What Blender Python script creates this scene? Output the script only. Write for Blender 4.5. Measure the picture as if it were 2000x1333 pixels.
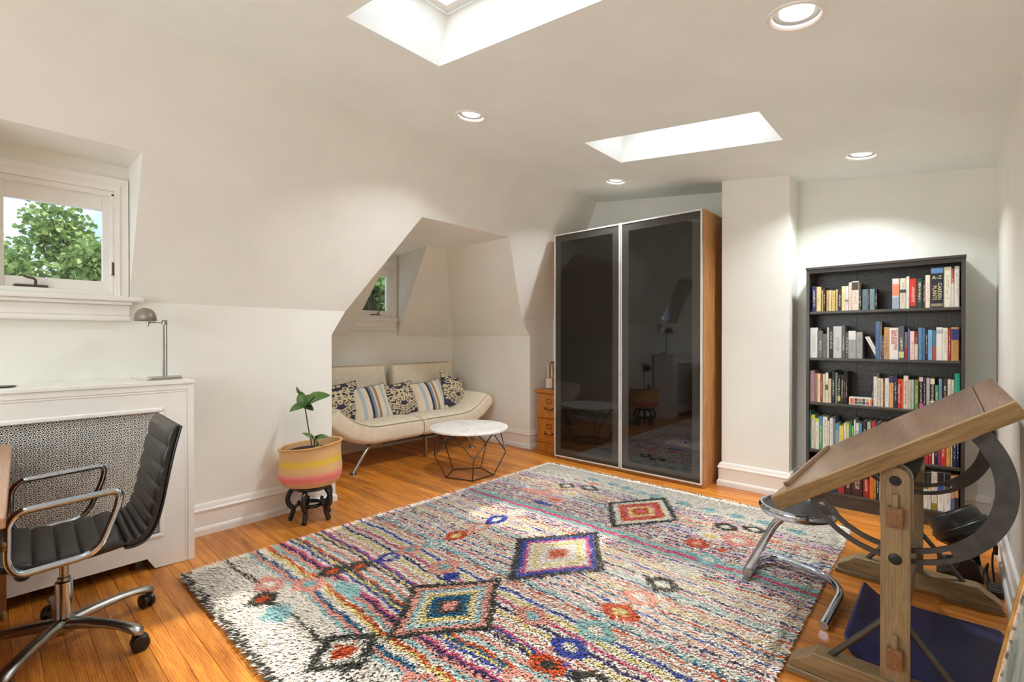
import bpy, bmesh, math, random
import numpy as np
from mathutils import Vector, Matrix

for o in list(bpy.data.objects): bpy.data.objects.remove(o)
SC = bpy.context.scene
COL = SC.collection
rnd = random.Random(7)
PI = math.pi
R = math.radians

# ------------------------------------------------------------------ camera, world, sun, light, exposure
cam_d = bpy.data.cameras.new('camera'); cam = bpy.data.objects.new('camera', cam_d); COL.objects.link(cam)
cam_d.sensor_fit = 'HORIZONTAL'; cam_d.sensor_width = 36.0; cam_d.lens = 940.03 / 2000 * 36; cam_d.clip_start = .02
cam.location = (0, 0, 1.235); cam.rotation_euler = (R(90 - .252), 0, R(42.296))
SC.camera = cam
SC.view_settings.view_transform = 'Standard'; SC.view_settings.look = 'None'
SC.view_settings.gamma = 1.0; SC.view_settings.use_curve_mapping = False
SC.view_settings.exposure = 0.6
try: SC.cycles.max_bounces = 16; SC.cycles.diffuse_bounces = 10
except Exception: pass

W = bpy.data.worlds.new('sky'); SC.world = W; W.use_nodes = True
wn, wl = W.node_tree.nodes, W.node_tree.links
wn.clear()
wo = wn.new('ShaderNodeOutputWorld'); wb = wn.new('ShaderNodeBackground'); wl.new(wb.outputs[0], wo.inputs[0])
wt = wn.new('ShaderNodeTexCoord'); wz = wn.new('ShaderNodeTexNoise'); wz.inputs['Scale'].default_value = 3.2; wz.inputs['Detail'].default_value = 6
wl.new(wt.outputs['Generated'], wz.inputs['Vector'])
wr = wn.new('ShaderNodeValToRGB'); wl.new(wz.outputs['Fac'], wr.inputs['Fac'])
wr.color_ramp.elements[0].position = .40; wr.color_ramp.elements[0].color = (.27, .41, .62, 1)
wr.color_ramp.elements[1].position = .60; wr.color_ramp.elements[1].color = (.8, .86, .92, 1)
wl.new(wr.outputs[0], wb.inputs['Color']); wb.inputs['Strength'].default_value = 1.6

def lamp(name, kind, loc, energy, color=(1, 1, 1), rot=(0, 0, 0), parent=None, **kw):
    d = bpy.data.lights.new(name, kind); d.energy = energy; d.color = color
    for k, v in kw.items(): setattr(d, k, v)
    o = bpy.data.objects.new(name, d); COL.objects.link(o); o.location = loc; o.rotation_euler = rot
    if parent: o.parent = parent
    return o
# high sun, coming through the skylights from the back right of the room
sun_dir = Vector((-.63, -.66, -2.75)).normalized()
sun = lamp('sun', 'SUN', (2, 2, 9), 2.2, (1, .96, .90), angle=R(1.5))
sun.rotation_euler = sun_dir.to_track_quat('-Z', 'Y').to_euler()
def zc(x): return 2.562 - .122 * (x + 1.41)          # the sloping ceiling
SKY = [(-1.93, -.78, 1.06, 1.57), (-1.92, -.78, 2.87, 3.385), (-1.93, -.78, -.75, -.235)]  # last skylight is invented, unseen behind the viewer, for more light
for sx0, sx1, sy0, sy1 in SKY:                          # daylight of the open sky at each skylight pane, the added last one included
    lamp('skylight_daylight', 'AREA', ((sx0 + sx1) / 2, (sy0 + sy1) / 2, zc((sx0 + sx1) / 2) + .36), 4.2, (.82, .93, 1.0),
         (0, R(6.96), 0), shape='RECTANGLE', size=1.1, size_y=.48)

# lamp added outside an invented rear window to brighten ceiling and walls
lamp('added_rear_fill', 'AREA', (-1.75, -2.02, 1.50), 32, (.82, .93, 1.0), (R(90), 0, 0), shape='RECTANGLE', size=1.7, size_y=1.2)

# ------------------------------------------------------------------ helpers
def s2l(c): return tuple(((v / 255) / 12.92 if v / 255 <= .04045 else ((v / 255 + .055) / 1.055) ** 2.4) for v in c)
def c4(c): return (*s2l(c), 1)

class N:
    """small wrapper to write node trees"""
    def __init__(s, name):
        s.m = bpy.data.materials.new(name); s.m.use_nodes = True
        s.t = s.m.node_tree; s.n = s.t.nodes; s.b = s.n['Principled BSDF']; s.out = s.n['Material Output']
    def new(s, kind, **kw):
        n = s.n.new(kind)
        for k, v in kw.items():
            if k in n.inputs: n.inputs[k].default_value = v
            else: setattr(n, k, v)
        return n
    def link(s, a, b): s.t.links.new(a, b)
    def set(s, **kw):
        for k, v in kw.items():
            k = {'rough': 'Roughness', 'metal': 'Metallic', 'spec': 'Specular IOR Level', 'coat': 'Coat Weight', 'sheen': 'Sheen Weight', 'color': 'Base Color', 'trans': 'Transmission Weight', 'ior': 'IOR', 'coatr': 'Coat Roughness'}[k]
            s.b.inputs[k].default_value = c4(v) if k == 'Base Color' else v
        return s
    def math(s, op, a, b=None):
        n = s.n.new('ShaderNodeMath'); n.operation = op
        for i, v in enumerate((a, b)):
            if v is None: continue
            if isinstance(v, (int, float)): n.inputs[i].default_value = v
            else: s.link(v, n.inputs[i])
        return n.outputs[0]
    def mix(s, fac, a, b, mode='MIX'):
        n = s.n.new('ShaderNodeMix'); n.data_type = 'RGBA'; n.blend_type = mode
        for i, v in ((0, fac), (6, a), (7, b)):
            if isinstance(v, (int, float)): n.inputs[i].default_value = v
            elif isinstance(v, tuple): n.inputs[i].default_value = c4(v)
            else: s.link(v, n.inputs[i])
        return n.outputs[2]
    def coords(s, kind='Object', scale=(1, 1, 1), rand=0, rot=(0, 0, 0)):
        if kind == 'Position': v = s.new('ShaderNodeNewGeometry').outputs['Position']
        else: v = s.new('ShaderNodeTexCoord').outputs[kind]
        if rand:
            oi = s.new('ShaderNodeObjectInfo'); k = s.math('MULTIPLY', oi.outputs['Random'], rand)
            a = s.new('ShaderNodeVectorMath'); a.operation = 'ADD'; s.link(v, a.inputs[0]); s.link(k, a.inputs[1]); v = a.outputs[0]
        mp = s.new('ShaderNodeMapping'); mp.inputs['Scale'].default_value = scale; mp.inputs['Rotation'].default_value = rot
        s.link(v, mp.inputs['Vector']); return mp.outputs[0]
    def noise(s, vec, scale, detail=4, rough=.5, dist=0):
        n = s.new('ShaderNodeTexNoise'); n.inputs['Scale'].default_value = scale; n.inputs['Detail'].default_value = detail
        n.inputs['Roughness'].default_value = rough; n.inputs['Distortion'].default_value = dist; s.link(vec, n.inputs['Vector']); return n.outputs['Fac']
    def ramp(s, fac, stops, interp='LINEAR'):
        n = s.new('ShaderNodeValToRGB'); cr = n.color_ramp; cr.interpolation = interp
        while len(cr.elements) < len(stops): cr.elements.new(.5)
        for e, (p, c) in zip(cr.elements, stops): e.position = p; e.color = c4(c) if len(c) == 3 else c
        s.link(fac, n.inputs['Fac']); return n.outputs[0]
    def bump(s, h, strength=.3, dist=.002):
        n = s.new('ShaderNodeBump'); n.inputs['Strength'].default_value = strength; n.inputs['Distance'].default_value = dist
        s.link(h, n.inputs['Height']); s.link(n.outputs[0], s.b.inputs['Normal'])
    def base(s, sock): s.link(sock, s.b.inputs['Base Color'])

def plain(name, rgb, rough=.5, metal=0, spec=.5, var=.06, vscale=12, bump=0, bscale=200, coat=0, sheen=0):
    n = N(name); n.set(rough=rough, metal=metal, spec=spec, coat=coat, sheen=sheen)
    v = n.coords('Object'); f = n.noise(v, vscale, 3)
    d = tuple(max(0, c * (1 - var)) for c in rgb); l = tuple(min(255, c * (1 + var)) for c in rgb)
    n.base(n.ramp(f, [(.3, d), (.7, l)]))
    if bump: n.bump(n.noise(v, bscale, 2), bump, .002)
    return n.m

def wood(name, dark, mid, light, axis='X', scale=1.0, rough=.35, coat=0, rand=0, kind='Object', ring=10, wear=None, objvar=0, wv=.10, dist=6):
    n = N(name); n.set(rough=rough, coat=coat, coatr=.15)
    k = {'X': (.9, 9, 9), 'Y': (9, .9, 9), 'Z': (9, 9, .9)}[axis]
    v = n.coords(kind, tuple(scale * q for q in k), rand)
    w = n.new('ShaderNodeTexWave', wave_type='BANDS', bands_direction={'X': 'Y', 'Y': 'X', 'Z': 'X'}[axis])
    w.inputs['Scale'].default_value = ring * .18; w.inputs['Distortion'].default_value = dist; w.inputs['Detail'].default_value = 3; w.inputs['Detail Scale'].default_value = .8
    n.link(v, w.inputs['Vector'])
    f1 = n.noise(v, 3.0, 6, .6, .6); f2 = n.noise(v, 16, 3, .6)
    m = n.math('ADD', n.math('MULTIPLY', w.outputs['Fac'], wv), n.math('MULTIPLY', f1, .80 - wv))
    m = n.math('ADD', m, n.math('MULTIPLY', f2, .22))
    c = n.ramp(m, [(.32, dark), (.50, mid), (.70, light)])
    if objvar:
        oi = n.new('ShaderNodeObjectInfo'); h = n.new('ShaderNodeHueSaturation')
        n.link(n.math('ADD', n.math('MULTIPLY', oi.outputs['Random'], objvar), 1 - objvar * .62), h.inputs['Value']); n.link(c, h.inputs['Color']); c = h.outputs[0]
    if wear: c = n.mix(n.ramp(n.noise(n.coords('Object'), 9, 5), [(.5, (0, 0, 0)), (.7, (255, 255, 255))]), c, wear)
    n.base(c); n.bump(m, .12, .001)
    return n.m

class MB:
    """collects geometry, builds one mesh object"""
    def __init__(s): s.v = []; s.f = []
    def add(s, vs, fs):
        b = len(s.v); s.v += [tuple(p) for p in vs]; s.f += [tuple(i + b for i in q) for q in fs]; return s
    def box(s, x0, x1, y0, y1, z0, z1, M=None):
        vs = [Vector((x, y, z)) for x in (x0, x1) for y in (y0, y1) for z in (z0, z1)]
        if M is not None: vs = [M @ p for p in vs]
        return s.add(vs, [(0, 1, 3, 2), (4, 6, 7, 5), (0, 4, 5, 1), (2, 3, 7, 6), (0, 2, 6, 4), (1, 5, 7, 3)])
    def tube(s, pts, r, n=10, closed=False, cap=True):
        pts = [Vector(p) for p in pts]; m = len(pts); rr = r if isinstance(r, (list, tuple)) else [r] * m
        tang = []
        for i in range(m):
            a = pts[(i - 1) % m] if (closed or i > 0) else pts[i]; b = pts[(i + 1) % m] if (closed or i < m - 1) else pts[i]
            tang.append((b - a).normalized())
        u = tang[0].orthogonal().normalized(); vs = []
        for i in range(m):
            t = tang[i]; u = (u - t * u.dot(t)).normalized(); w = t.cross(u)
            for k in range(n):
                a = 2 * PI * k / n; vs.append(pts[i] + (u * math.cos(a) + w * math.sin(a)) * rr[i])
        fs = []
        for i in range(m if closed else m - 1):
            j = (i + 1) % m
            for k in range(n): fs.append((i * n + k, i * n + (k + 1) % n, j * n + (k + 1) % n, j * n + k))
        if cap and not closed: fs += [tuple(range(n))[::-1], tuple(range((m - 1) * n, m * n))]
        return s.add(vs, fs)
    def lathe(s, prof, n=32, c=(0, 0, 0), M=None, cap=True):
        vs = []
        for r, z in prof:
            for k in range(n):
                a = 2 * PI * k / n; p = Vector((c[0] + r * math.cos(a), c[1] + r * math.sin(a), c[2] + z)); vs.append(M @ p if M is not None else p)
        fs = [(i * n + k, i * n + (k + 1) % n, (i + 1) * n + (k + 1) % n, (i + 1) * n + k) for i in range(len(prof) - 1) for k in range(n)]
        if cap: fs += [tuple(range(n))[::-1], tuple(range((len(prof) - 1) * n, len(prof) * n))]
        return s.add(vs, fs)
    def prism(s, poly, lo, hi, plane='XZ', M=None):
        """poly in the given plane, extruded along the third axis"""
        def P(a, b, t): return {'XZ': (a, t, b), 'XY': (a, b, t), 'YZ': (t, a, b)}[plane]
        n = len(poly); vs = [Vector(P(a, b, lo)) for a, b in poly] + [Vector(P(a, b, hi)) for a, b in poly]
        if M is not None: vs = [M @ p for p in vs]
        return s.add(vs, [tuple(range(n)), tuple(range(2 * n - 1, n - 1, -1))] + [(i, i + n, (i + 1) % n + n, (i + 1) % n) for i in range(n)])
    def grid(s, fn, nu, nv, wrapu=False, wrapv=False):
        vs = [fn(i / (nu if wrapu else nu - 1), j / (nv if wrapv else nv - 1)) for i in range(nu) for j in range(nv)]
        fs = [(i * nv + j, ((i + 1) % nu) * nv + j, ((i + 1) % nu) * nv + (j + 1) % nv, i * nv + (j + 1) % nv)
              for i in range(nu if wrapu else nu - 1) for j in range(nv if wrapv else nv - 1)]
        return s.add(vs, fs)
    def quad(s, *p): return s.add(p, [tuple(range(len(p)))])
    def build(s, name, mat, parent=None, smooth=False, bevel=0, seg=2, world=True, fix=True):
        off = Vector((0, 0, 0))
        if parent is not None and world:
            q = parent
            while q is not None: off += q.location; q = q.parent
        me = bpy.data.meshes.new(name); me.from_pydata([tuple(Vector(p) - off) for p in s.v], [], s.f)
        if fix:
            bm = bmesh.new(); bm.from_mesh(me); bmesh.ops.recalc_face_normals(bm, faces=bm.faces); bm.to_mesh(me); bm.free()
        if mat: me.materials.append(mat)
        if smooth:
            me.polygons.foreach_set('use_smooth', [True] * len(me.polygons)); me.set_sharp_from_angle(angle=R(38))
        o = bpy.data.objects.new(name, me); COL.objects.link(o); o.parent = parent
        if bevel:
            b = o.modifiers.new('bevel', 'BEVEL'); b.width = bevel; b.segments = seg; b.limit_method = 'ANGLE'; b.angle_limit = R(40)
        return o
def BX(*a): return MB().box(*a)

def tag(o, label=None, cat=None, group=None, kind=None):
    if label: o['label'] = label
    if cat: o['category'] = cat
    if group: o['group'] = group
    if kind: o['kind'] = kind
    return o
def thing(name, label, cat, loc=(0, 0, 0), rz=0, group=None, kind=None):
    o = bpy.data.objects.new(name, None); COL.objects.link(o); o.location = loc; o.rotation_euler = (0, 0, rz); o.empty_display_size = .05
    return tag(o, label, cat, group, kind)
def rotm(loc, rx=0, ry=0, rz=0):
    return Matrix.Translation(loc) @ Matrix.Rotation(rz, 4, 'Z') @ Matrix.Rotation(ry, 4, 'Y') @ Matrix.Rotation(rx, 4, 'X')
def arc(c, r, a0, a1, n, plane='XZ', t=0):
    out = []
    for i in range(n + 1):
        a = a0 + (a1 - a0) * i / n; p, q = c[0] + r * math.cos(a), c[1] + r * math.sin(a)
        out.append({'XZ': (p, t, q), 'XY': (p, q, t), 'YZ': (t, p, q)}[plane])
    return out
def fillet(pts, r, n=6, closed=False):
    """round the corners of a 3-D polyline"""
    P = [Vector(p) for p in pts]; m = len(P); out = []
    for i in range(m):
        if not closed and i in (0, m - 1): out.append(P[i]); continue
        a, b, c = P[(i - 1) % m], P[i], P[(i + 1) % m]
        d1, d2 = (a - b), (c - b); rr = min(r, d1.length * .49, d2.length * .49)
        p1, p2 = b + d1.normalized() * rr, b + d2.normalized() * rr
        for k in range(n + 1):
            t = k / n; out.append(p1 * (1 - t) ** 2 + b * 2 * t * (1 - t) + p2 * t * t)
    return out
def copy_tree(o, parent=None):
    c = o.copy(); COL.objects.link(c); c.parent = parent
    for ch in list(o.children): copy_tree(ch, c)
    return c
# ------------------------------------------------------------------ materials
WALL = plain('wall_paint', (235, 235, 227), .75, spec=.25, var=.012, vscale=3, bump=.05, bscale=120)
CEIL = plain('ceiling_paint', (237, 244, 240), .8, spec=.2, var=.012, vscale=3)
TRIM = plain('trim_paint', (238, 236, 230), .38, var=.012, vscale=5)
CHROME = plain('chrome', (192, 204, 216), .08, 1, var=.02)
STEEL = plain('brushed_steel', (170, 166, 158), .3, 1, var=.05, vscale=40)
GUN = plain('gunmetal', (96, 94, 90), .42, .85, var=.08, vscale=20)
BLACKM = plain('black_metal', (46, 45, 43), .4, .6, var=.06)
BLACKP = plain('black_plastic', (30, 29, 28), .38, var=.06)
LEATHER = plain('black_leather', (40, 38, 35), .33, var=.12, vscale=30, bump=.15, bscale=420)
SHELFB = plain('black_shelf', (66, 60, 52), .3, var=.08, bump=.05)
BACKB = plain('black_shelf_back', (82, 75, 65), .32, var=.06, bump=.9, bscale=55)
WHITE = plain('white_laminate', (232, 230, 224), .4, var=.01)
DARK = plain('dark_void', (20, 17, 14), .9, var=.05)
PINE = wood('heart_pine', (140, 74, 21), (200, 121, 41), (230, 160, 70), 'X', 1.0, .33, .05, rand=60, kind='Position', ring=22, objvar=.40, wv=.09, dist=7)
OAK = wood('golden_oak', (150, 86, 30), (184, 112, 44), (206, 136, 62), 'Z', 2.2, .3, .2)
WALNUT = wood('wardrobe_veneer', (150, 98, 50), (182, 128, 72), (202, 150, 92), 'Z', 2.0, .35)
DRIFT = wood('weathered_wood', (122, 102, 72), (148, 126, 92), (168, 147, 110), 'Z', 2.2, .45, .05)
DRIFTX = wood('weathered_wood_long', (104, 86, 60), (136, 114, 80), (158, 136, 100), 'X', 2.0, .42, .05)
TOPW = wood('drafting_top_wood', (90, 64, 42), (116, 87, 60), (138, 108, 78), 'Y', 1.6, .33, .25)
FRAMEW = wood('desk_wood', (128, 78, 40), (160, 106, 62), (176, 124, 78), 'X', 2.0, .3, .2)
SOFA = plain('sofa_fabric', (228, 217, 194), .85, spec=.2, var=.03, vscale=18, bump=.2, bscale=500, sheen=.2)
PIPING = plain('sofa_piping', (176, 162, 134), .85, var=.03)
GOLD = plain('gilt_frame', (206, 160, 78), .35, .4, var=.1, vscale=30)

def glass_mat(name, tint=(1, 1, 1), gloss=.06):
    n = N(name); n.n.remove(n.b)
    tr = n.new('ShaderNodeBsdfTransparent'); tr.inputs[0].default_value = (*tint, 1)
    gl = n.new('ShaderNodeBsdfGlossy'); gl.inputs['Roughness'].default_value = .02
    lw = n.new('ShaderNodeLayerWeight'); lw.inputs['Blend'].default_value = .35
    mx = n.new('ShaderNodeMixShader'); n.link(n.math('ADD', n.math('MULTIPLY', lw.outputs['Fresnel'], .5), gloss), mx.inputs[0])
    n.link(tr.outputs[0], mx.inputs[1]); n.link(gl.outputs[0], mx.inputs[2]); n.link(mx.outputs[0], n.out.inputs[0]); return n.m
GLASS = glass_mat('window_glass', gloss=.015)
def emit(name, col, st):
    n = N(name); n.n.remove(n.b); e = n.new('ShaderNodeEmission'); e.inputs[0].default_value = (*col, 1); e.inputs[1].default_value = st
    n.link(e.outputs[0], n.out.inputs[0]); return n.m
LAMPON = emit('lit_lens', (1, .97, .92), 2.5)

# ------------------------------------------------------------------ setting: shell
XL, XR, YB, YN = -3.49, .225, 4.56, -1.8
YBR, PX0, PX1, PY = 4.47, -1.425, -.92, 4.20
KZ, TZ, TX = 1.45, 2.742, -2.88                    # kink of the mansard wall, its top
SL = (TX - XL) / (TZ - KZ)
def xs(z): return XL + (z - KZ) * SL               # x on the sloping upper wall
AY0, AY1, AX, AZ = 1.79, 4.135, -4.823, 1.265      # sofa alcove
CY0, CY1, CX, CZ = 2.37, 3.405, -4.07, 2.213       # its ceiling
def ay0(z): return AY0 + (CY0 - AY0) * (z - AZ) / (CZ - AZ)
def ay1(z): return AY1 + (CY1 - AY1) * (z - AZ) / (CZ - AZ)
def ax(z): return AX + (CX - AX) * (z - AZ) / (CZ - AZ)
WIN = [(XL, .262, -.045, .566, 1.45, 2.215), (AX, 2.972, 2.672, 3.290, AZ, CZ)]      # plane x, centre y, niche y0 y1 z0 z1
WH, WZ0, WZ1 = .245, 1.485, 2.065                   # hole half width and heights

def struct(m, name, mat, **k): return tag(m.build(name, mat, **k), kind='structure')
# left wall
m = MB()
m.quad((XL, YN, 0), (XL, AY0, 0), (XL, AY0, AZ), (XL, ay0(KZ), KZ), (XL, YN, KZ))
m.quad((XL, AY1, 0), (XL, YB, 0), (XL, YB, KZ), (XL, ay1(KZ), KZ), (XL, AY1, AZ))
def sp(y, z): return (xs(z), y, z)
w1 = WIN[0]
for poly in ([(YN, KZ), (w1[2], KZ), (w1[2], TZ), (YN, TZ)], [(w1[2], w1[5]), (w1[3], w1[5]), (w1[3], TZ), (w1[2], TZ)],
             [(w1[3], KZ), (ay0(KZ), KZ), (CY0, CZ), (CY0, TZ), (w1[3], TZ)], [(CY0, CZ), (CY1, CZ), (CY1, TZ), (CY0, TZ)],
             [(CY1, CZ), (ay1(KZ), KZ), (YB, KZ), (YB, TZ), (CY1, TZ)]):
    m.quad(*[sp(*q) for q in poly])
def winwall(m, x, yc, y0, y1, z0, z1):
    m.quad((x, y0, z0), (x, yc - WH, z0), (x, yc - WH, z1), (x, y0, z1)); m.quad((x, yc + WH, z0), (x, y1, z0), (x, y1, z1), (x, yc + WH, z1))
    m.quad((x, yc - WH, z0), (x, yc + WH, z0), (x, yc + WH, WZ0), (x, yc - WH, WZ0)); m.quad((x, yc - WH, WZ1), (x, yc + WH, WZ1), (x, yc + WH, z1), (x, yc - WH, z1))
def niche(m, xf, x, yc, y0, y1, z0, z1, ya=None, yb=None):
    ya, yb = y0 if ya is None else ya, y1 if yb is None else yb      # mouth of the niche at its top
    for y, q in ((y0, ya), (y1, yb)): m.quad((x, y, z0), (xf(z1), q, z1), (x, y, z1))
    m.quad((x, y0, z1), (x, y1, z1), (xf(z1), yb, z1), (xf(z1), ya, z1)); winwall(m, x, yc, y0, y1, z0, z1)
niche(m, xs, *WIN[0])
struct(m, 'wall_left', WALL, fix=False)
# alcove
m = MB()
m.quad((XL, AY1, 0), (AX, AY1, 0), (AX, AY1, AZ), (XL, AY1, AZ)); m.quad((XL, AY0, 0), (AX, AY0, 0), (AX, AY0, AZ), (XL, AY0, AZ))
m.quad((AX, AY0, 0), (AX, AY1, 0), (AX, AY1, AZ), (AX, AY0, AZ))
m.quad((XL, AY1, AZ), (AX, AY1, AZ), (CX, CY1, CZ), (xs(CZ), CY1, CZ), (XL, ay1(KZ), KZ))
m.quad((XL, AY0, AZ), (AX, AY0, AZ), (CX, CY0, CZ), (xs(CZ), CY0, CZ), (XL, ay0(KZ), KZ))
w2 = WIN[1]; NA, NB_ = 2.78, 3.14
m.quad((AX, AY0, AZ), (AX, w2[2], AZ), (CX, NA, CZ), (CX, CY0, CZ)); m.quad((AX, w2[3], AZ), (AX, AY1, AZ), (CX, CY1, CZ), (CX, NB_, CZ))
m.quad((CX, CY0, CZ), (CX, CY1, CZ), (xs(CZ), CY1, CZ), (xs(CZ), CY0, CZ))
niche(m, ax, *WIN[1], NA, NB_)
struct(m, 'wall_alcove', WALL, fix=False)
# back wall, pillar, right wall, wall behind the camera
m = MB(); m.quad((XL, YB, 0), (PX0, YB, 0), (PX0, YB, zc(PX0)), (TX, YB, TZ), (XL, YB, KZ))
m.quad((PX1, YBR, 0), (XR, YBR, 0), (XR, YBR, zc(XR)), (PX1, YBR, zc(PX1)))
struct(m, 'wall_back', WALL, fix=False)
m = MB(); m.quad((PX0, YB, 0), (PX0, PY, 0), (PX0, PY, zc(PX0)), (PX0, YB, zc(PX0))); m.quad((PX0, PY, 0), (PX1, PY, 0), (PX1, PY, zc(PX1)), (PX0, PY, zc(PX0)))
m.quad((PX1, PY, 0), (PX1, YBR, 0), (PX1, YBR, zc(PX1)), (PX1, PY, zc(PX1))); struct(m, 'wall_pillar', WALL, fix=False)
m = MB(); m.quad((XR, YN, 0), (XR, YBR, 0), (XR, YBR, zc(XR)), (XR, YN, zc(XR))); struct(m, 'wall_right', WALL, fix=False)
m = MB(); m.quad((XL, YN, 0), (-2.6, YN, 0), (-2.6, YN, 2.69), (TX, YN, TZ), (XL, YN, KZ)); m.quad((-.9, YN, 0), (XR, YN, 0), (XR, YN, zc(XR)), (-.9, YN, zc(-.9)))
m.quad((-2.6, YN, 0), (-.9, YN, 0), (-.9, YN, .9), (-2.6, YN, .9)); m.quad((-2.6, YN, 2.1), (-.9, YN, 2.1), (-.9, YN, zc(-.9)), (-2.6, YN, 2.69)); struct(m, 'wall_behind', WALL, fix=False)
e = thing('window_6', None, None, (-1.75, YN, .9), kind='structure')  # rear window added out of view as an opening for extra light
for q in ((-2.68, -.82, 2.09, 2.17), (-2.68, -.82, .82, .90), (-2.68, -2.60, .90, 2.09), (-.90, -.82, .90, 2.09)): BX(q[0], q[1], YN, YN + .022, q[2], q[3]).build('casing', TRIM, e, bevel=.004)
for x in (-2.60, -2.045, -1.49, -.935): BX(x, x + .035, YN - .06, YN - .02, .90, 2.10).build('sash_stile', TRIM, e, bevel=.003)
for z in (.90, 1.48, 2.05): BX(-2.565, -.935, YN - .055, YN - .025, z, z + .05).build('sash_rail', TRIM, e, bevel=.003)
BX(-2.565, -.935, YN - .042, YN - .038, .95, 2.05).build('pane', GLASS, e)
BX(-2.72, -.78, YN - .02, YN + .07, .79, .82).build('sill', TRIM, e, bevel=.006)

# ceiling with the skylight and downlight openings
CANS = [(-.43, 2.05), (-2.285, 2.118), (-2.25, 3.87), (-.437, 3.9), (-.43, -1.4), (-2.285, -1.4)]  # last two cans are invented, out of view, to light the room more
CR, CS = .083, .12
m = MB()
xb = sorted({TX, XR} | {s for q in SKY for s in q[:2]} | {c[0] + d for c in CANS for d in (-CS, CS)})
yb = sorted({YN, YB} | {s for q in SKY for s in q[2:]} | {c[1] + d for c in CANS for d in (-CS, CS)})
done = set()
for a, b in zip(xb, xb[1:]):
    for c, d in zip(yb, yb[1:]):
        cx_, cy_ = (a + b) / 2, (c + d) / 2
        if any(q[0] < cx_ < q[1] and q[2] < cy_ < q[3] for q in SKY): continue
        if any(abs(cx_ - q[0]) < CS and abs(cy_ - q[1]) < CS for q in CANS): continue
        m.quad((a, c, zc(a)), (b, c, zc(b)), (b, d, zc(b)), (a, d, zc(a)))
for cx_, cy_ in CANS:
    n = 32; vs = []
    for k in range(n):
        t = 2 * PI * k / n; q = 1 / max(abs(math.cos(t)), abs(math.sin(t)))
        vs.append((cx_ + CS * q * math.cos(t), cy_ + CS * q * math.sin(t)))
    for k in range(n):
        t = 2 * PI * k / n; vs.append((cx_ + CR * math.cos(t), cy_ + CR * math.sin(t)))
    m.add([(x, y, zc(x)) for x, y in vs], [(k, (k + 1) % n, n + (k + 1) % n, n + k) for k in range(n)])
struct(m, 'ceiling', CEIL, fix=False)
# skylights, the added rear one included: painted shaft, roof frame, pane
for i, (x0, x1, y0, y1) in enumerate(SKY):
    e = thing('window_%d' % (i + 3), None, None, ((x0 + x1) / 2, (y0 + y1) / 2, zc((x0 + x1) / 2)), kind='structure')
    m = MB(); D = .27
    lo = [(x0, y0), (x1, y0), (x1, y1), (x0, y1)]; hi = [(x0 + .03, y0 + .02), (x1 - .03, y0 + .02), (x1 - .03, y1 + .03), (x0 + .03, y1 + .03)]
    for k in range(4):
        a, b, c, d = lo[k], lo[(k + 1) % 4], hi[(k + 1) % 4], hi[k]
        m.quad((*a, zc(a[0])), (*b, zc(b[0])), (*c, zc(c[0]) + D), (*d, zc(d[0]) + D))
    m.build('shaft', TRIM, e, fix=False)
    hx0, hx1, hy0, hy1 = x0 + .03, x1 - .03, y0 + .02, y1 + .03
    Ms = Matrix(((1, 0, 0, 0), (0, 1, 0, 0), (-.122, 0, 1, 2.562 - .122 * 1.41), (0, 0, 0, 1)))
    for nm, q in (('frame_rail', (hx0, hx1, hy0, hy0 + .05)), ('frame_rail', (hx0, hx1, hy1 - .05, hy1)), ('frame_stile', (hx0, hx0 + .05, hy0 + .05, hy1 - .05)), ('frame_stile', (hx1 - .05, hx1, hy0 + .05, hy1 - .05))):
        MB().box(*q, D, D + .05, Ms).build(nm, TRIM, e, bevel=.004)
    MB().box(hx0 + .05, hx1 - .05, hy0 + .05, hy1 - .05, D + .035, D + .04, Ms).build('pane', GLASS, e)
# light traps round the shafts (the roof build-up)
# floor: sub-floor and pine boards
m = MB(); m.box(-4.83, .24, -1.82, 4.58, -.06, -.012)
floor = struct(m, 'floor', DARK)
BW = .0745
def unit_board():
    w, c, t = BW / 2 - .0004, .0009, .02
    prof = [(-w, -t), (w, -t), (w, -c), (w - c, 0), (-w + c, 0), (-w, -c)]
    m = MB(); m.add([(x, y, z) for x in (0, 1) for y, z in prof], [(0, 1, 2, 3, 4, 5), (11, 10, 9, 8, 7, 6)] + [(i, i + 6, (i + 1) % 6 + 6, (i + 1) % 6) for i in range(6)])
    return m.build('board', PINE, None)
bd = unit_board(); bdm = bd.data; bpy.data.objects.remove(bd)
k = 0; y = -.30
while y < 4.6:
    x = -4.83 if AY0 - BW < y < AY1 + BW else -3.5
    while x < .23:
        L = rnd.uniform(1.5, 3.2)
        if x + L > -.6: L = .235 - x
        o = bpy.data.objects.new('board', bdm); COL.objects.link(o); o.parent = floor
        o.location = (x, y + BW / 2, 0); o.scale = (L - .0012, 1, 1); x += L; k += 1
    y += BW
MB().box(-3.5, .235, -1.81, -.302, -.02, 0).build('board_field', PINE, floor)

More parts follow.
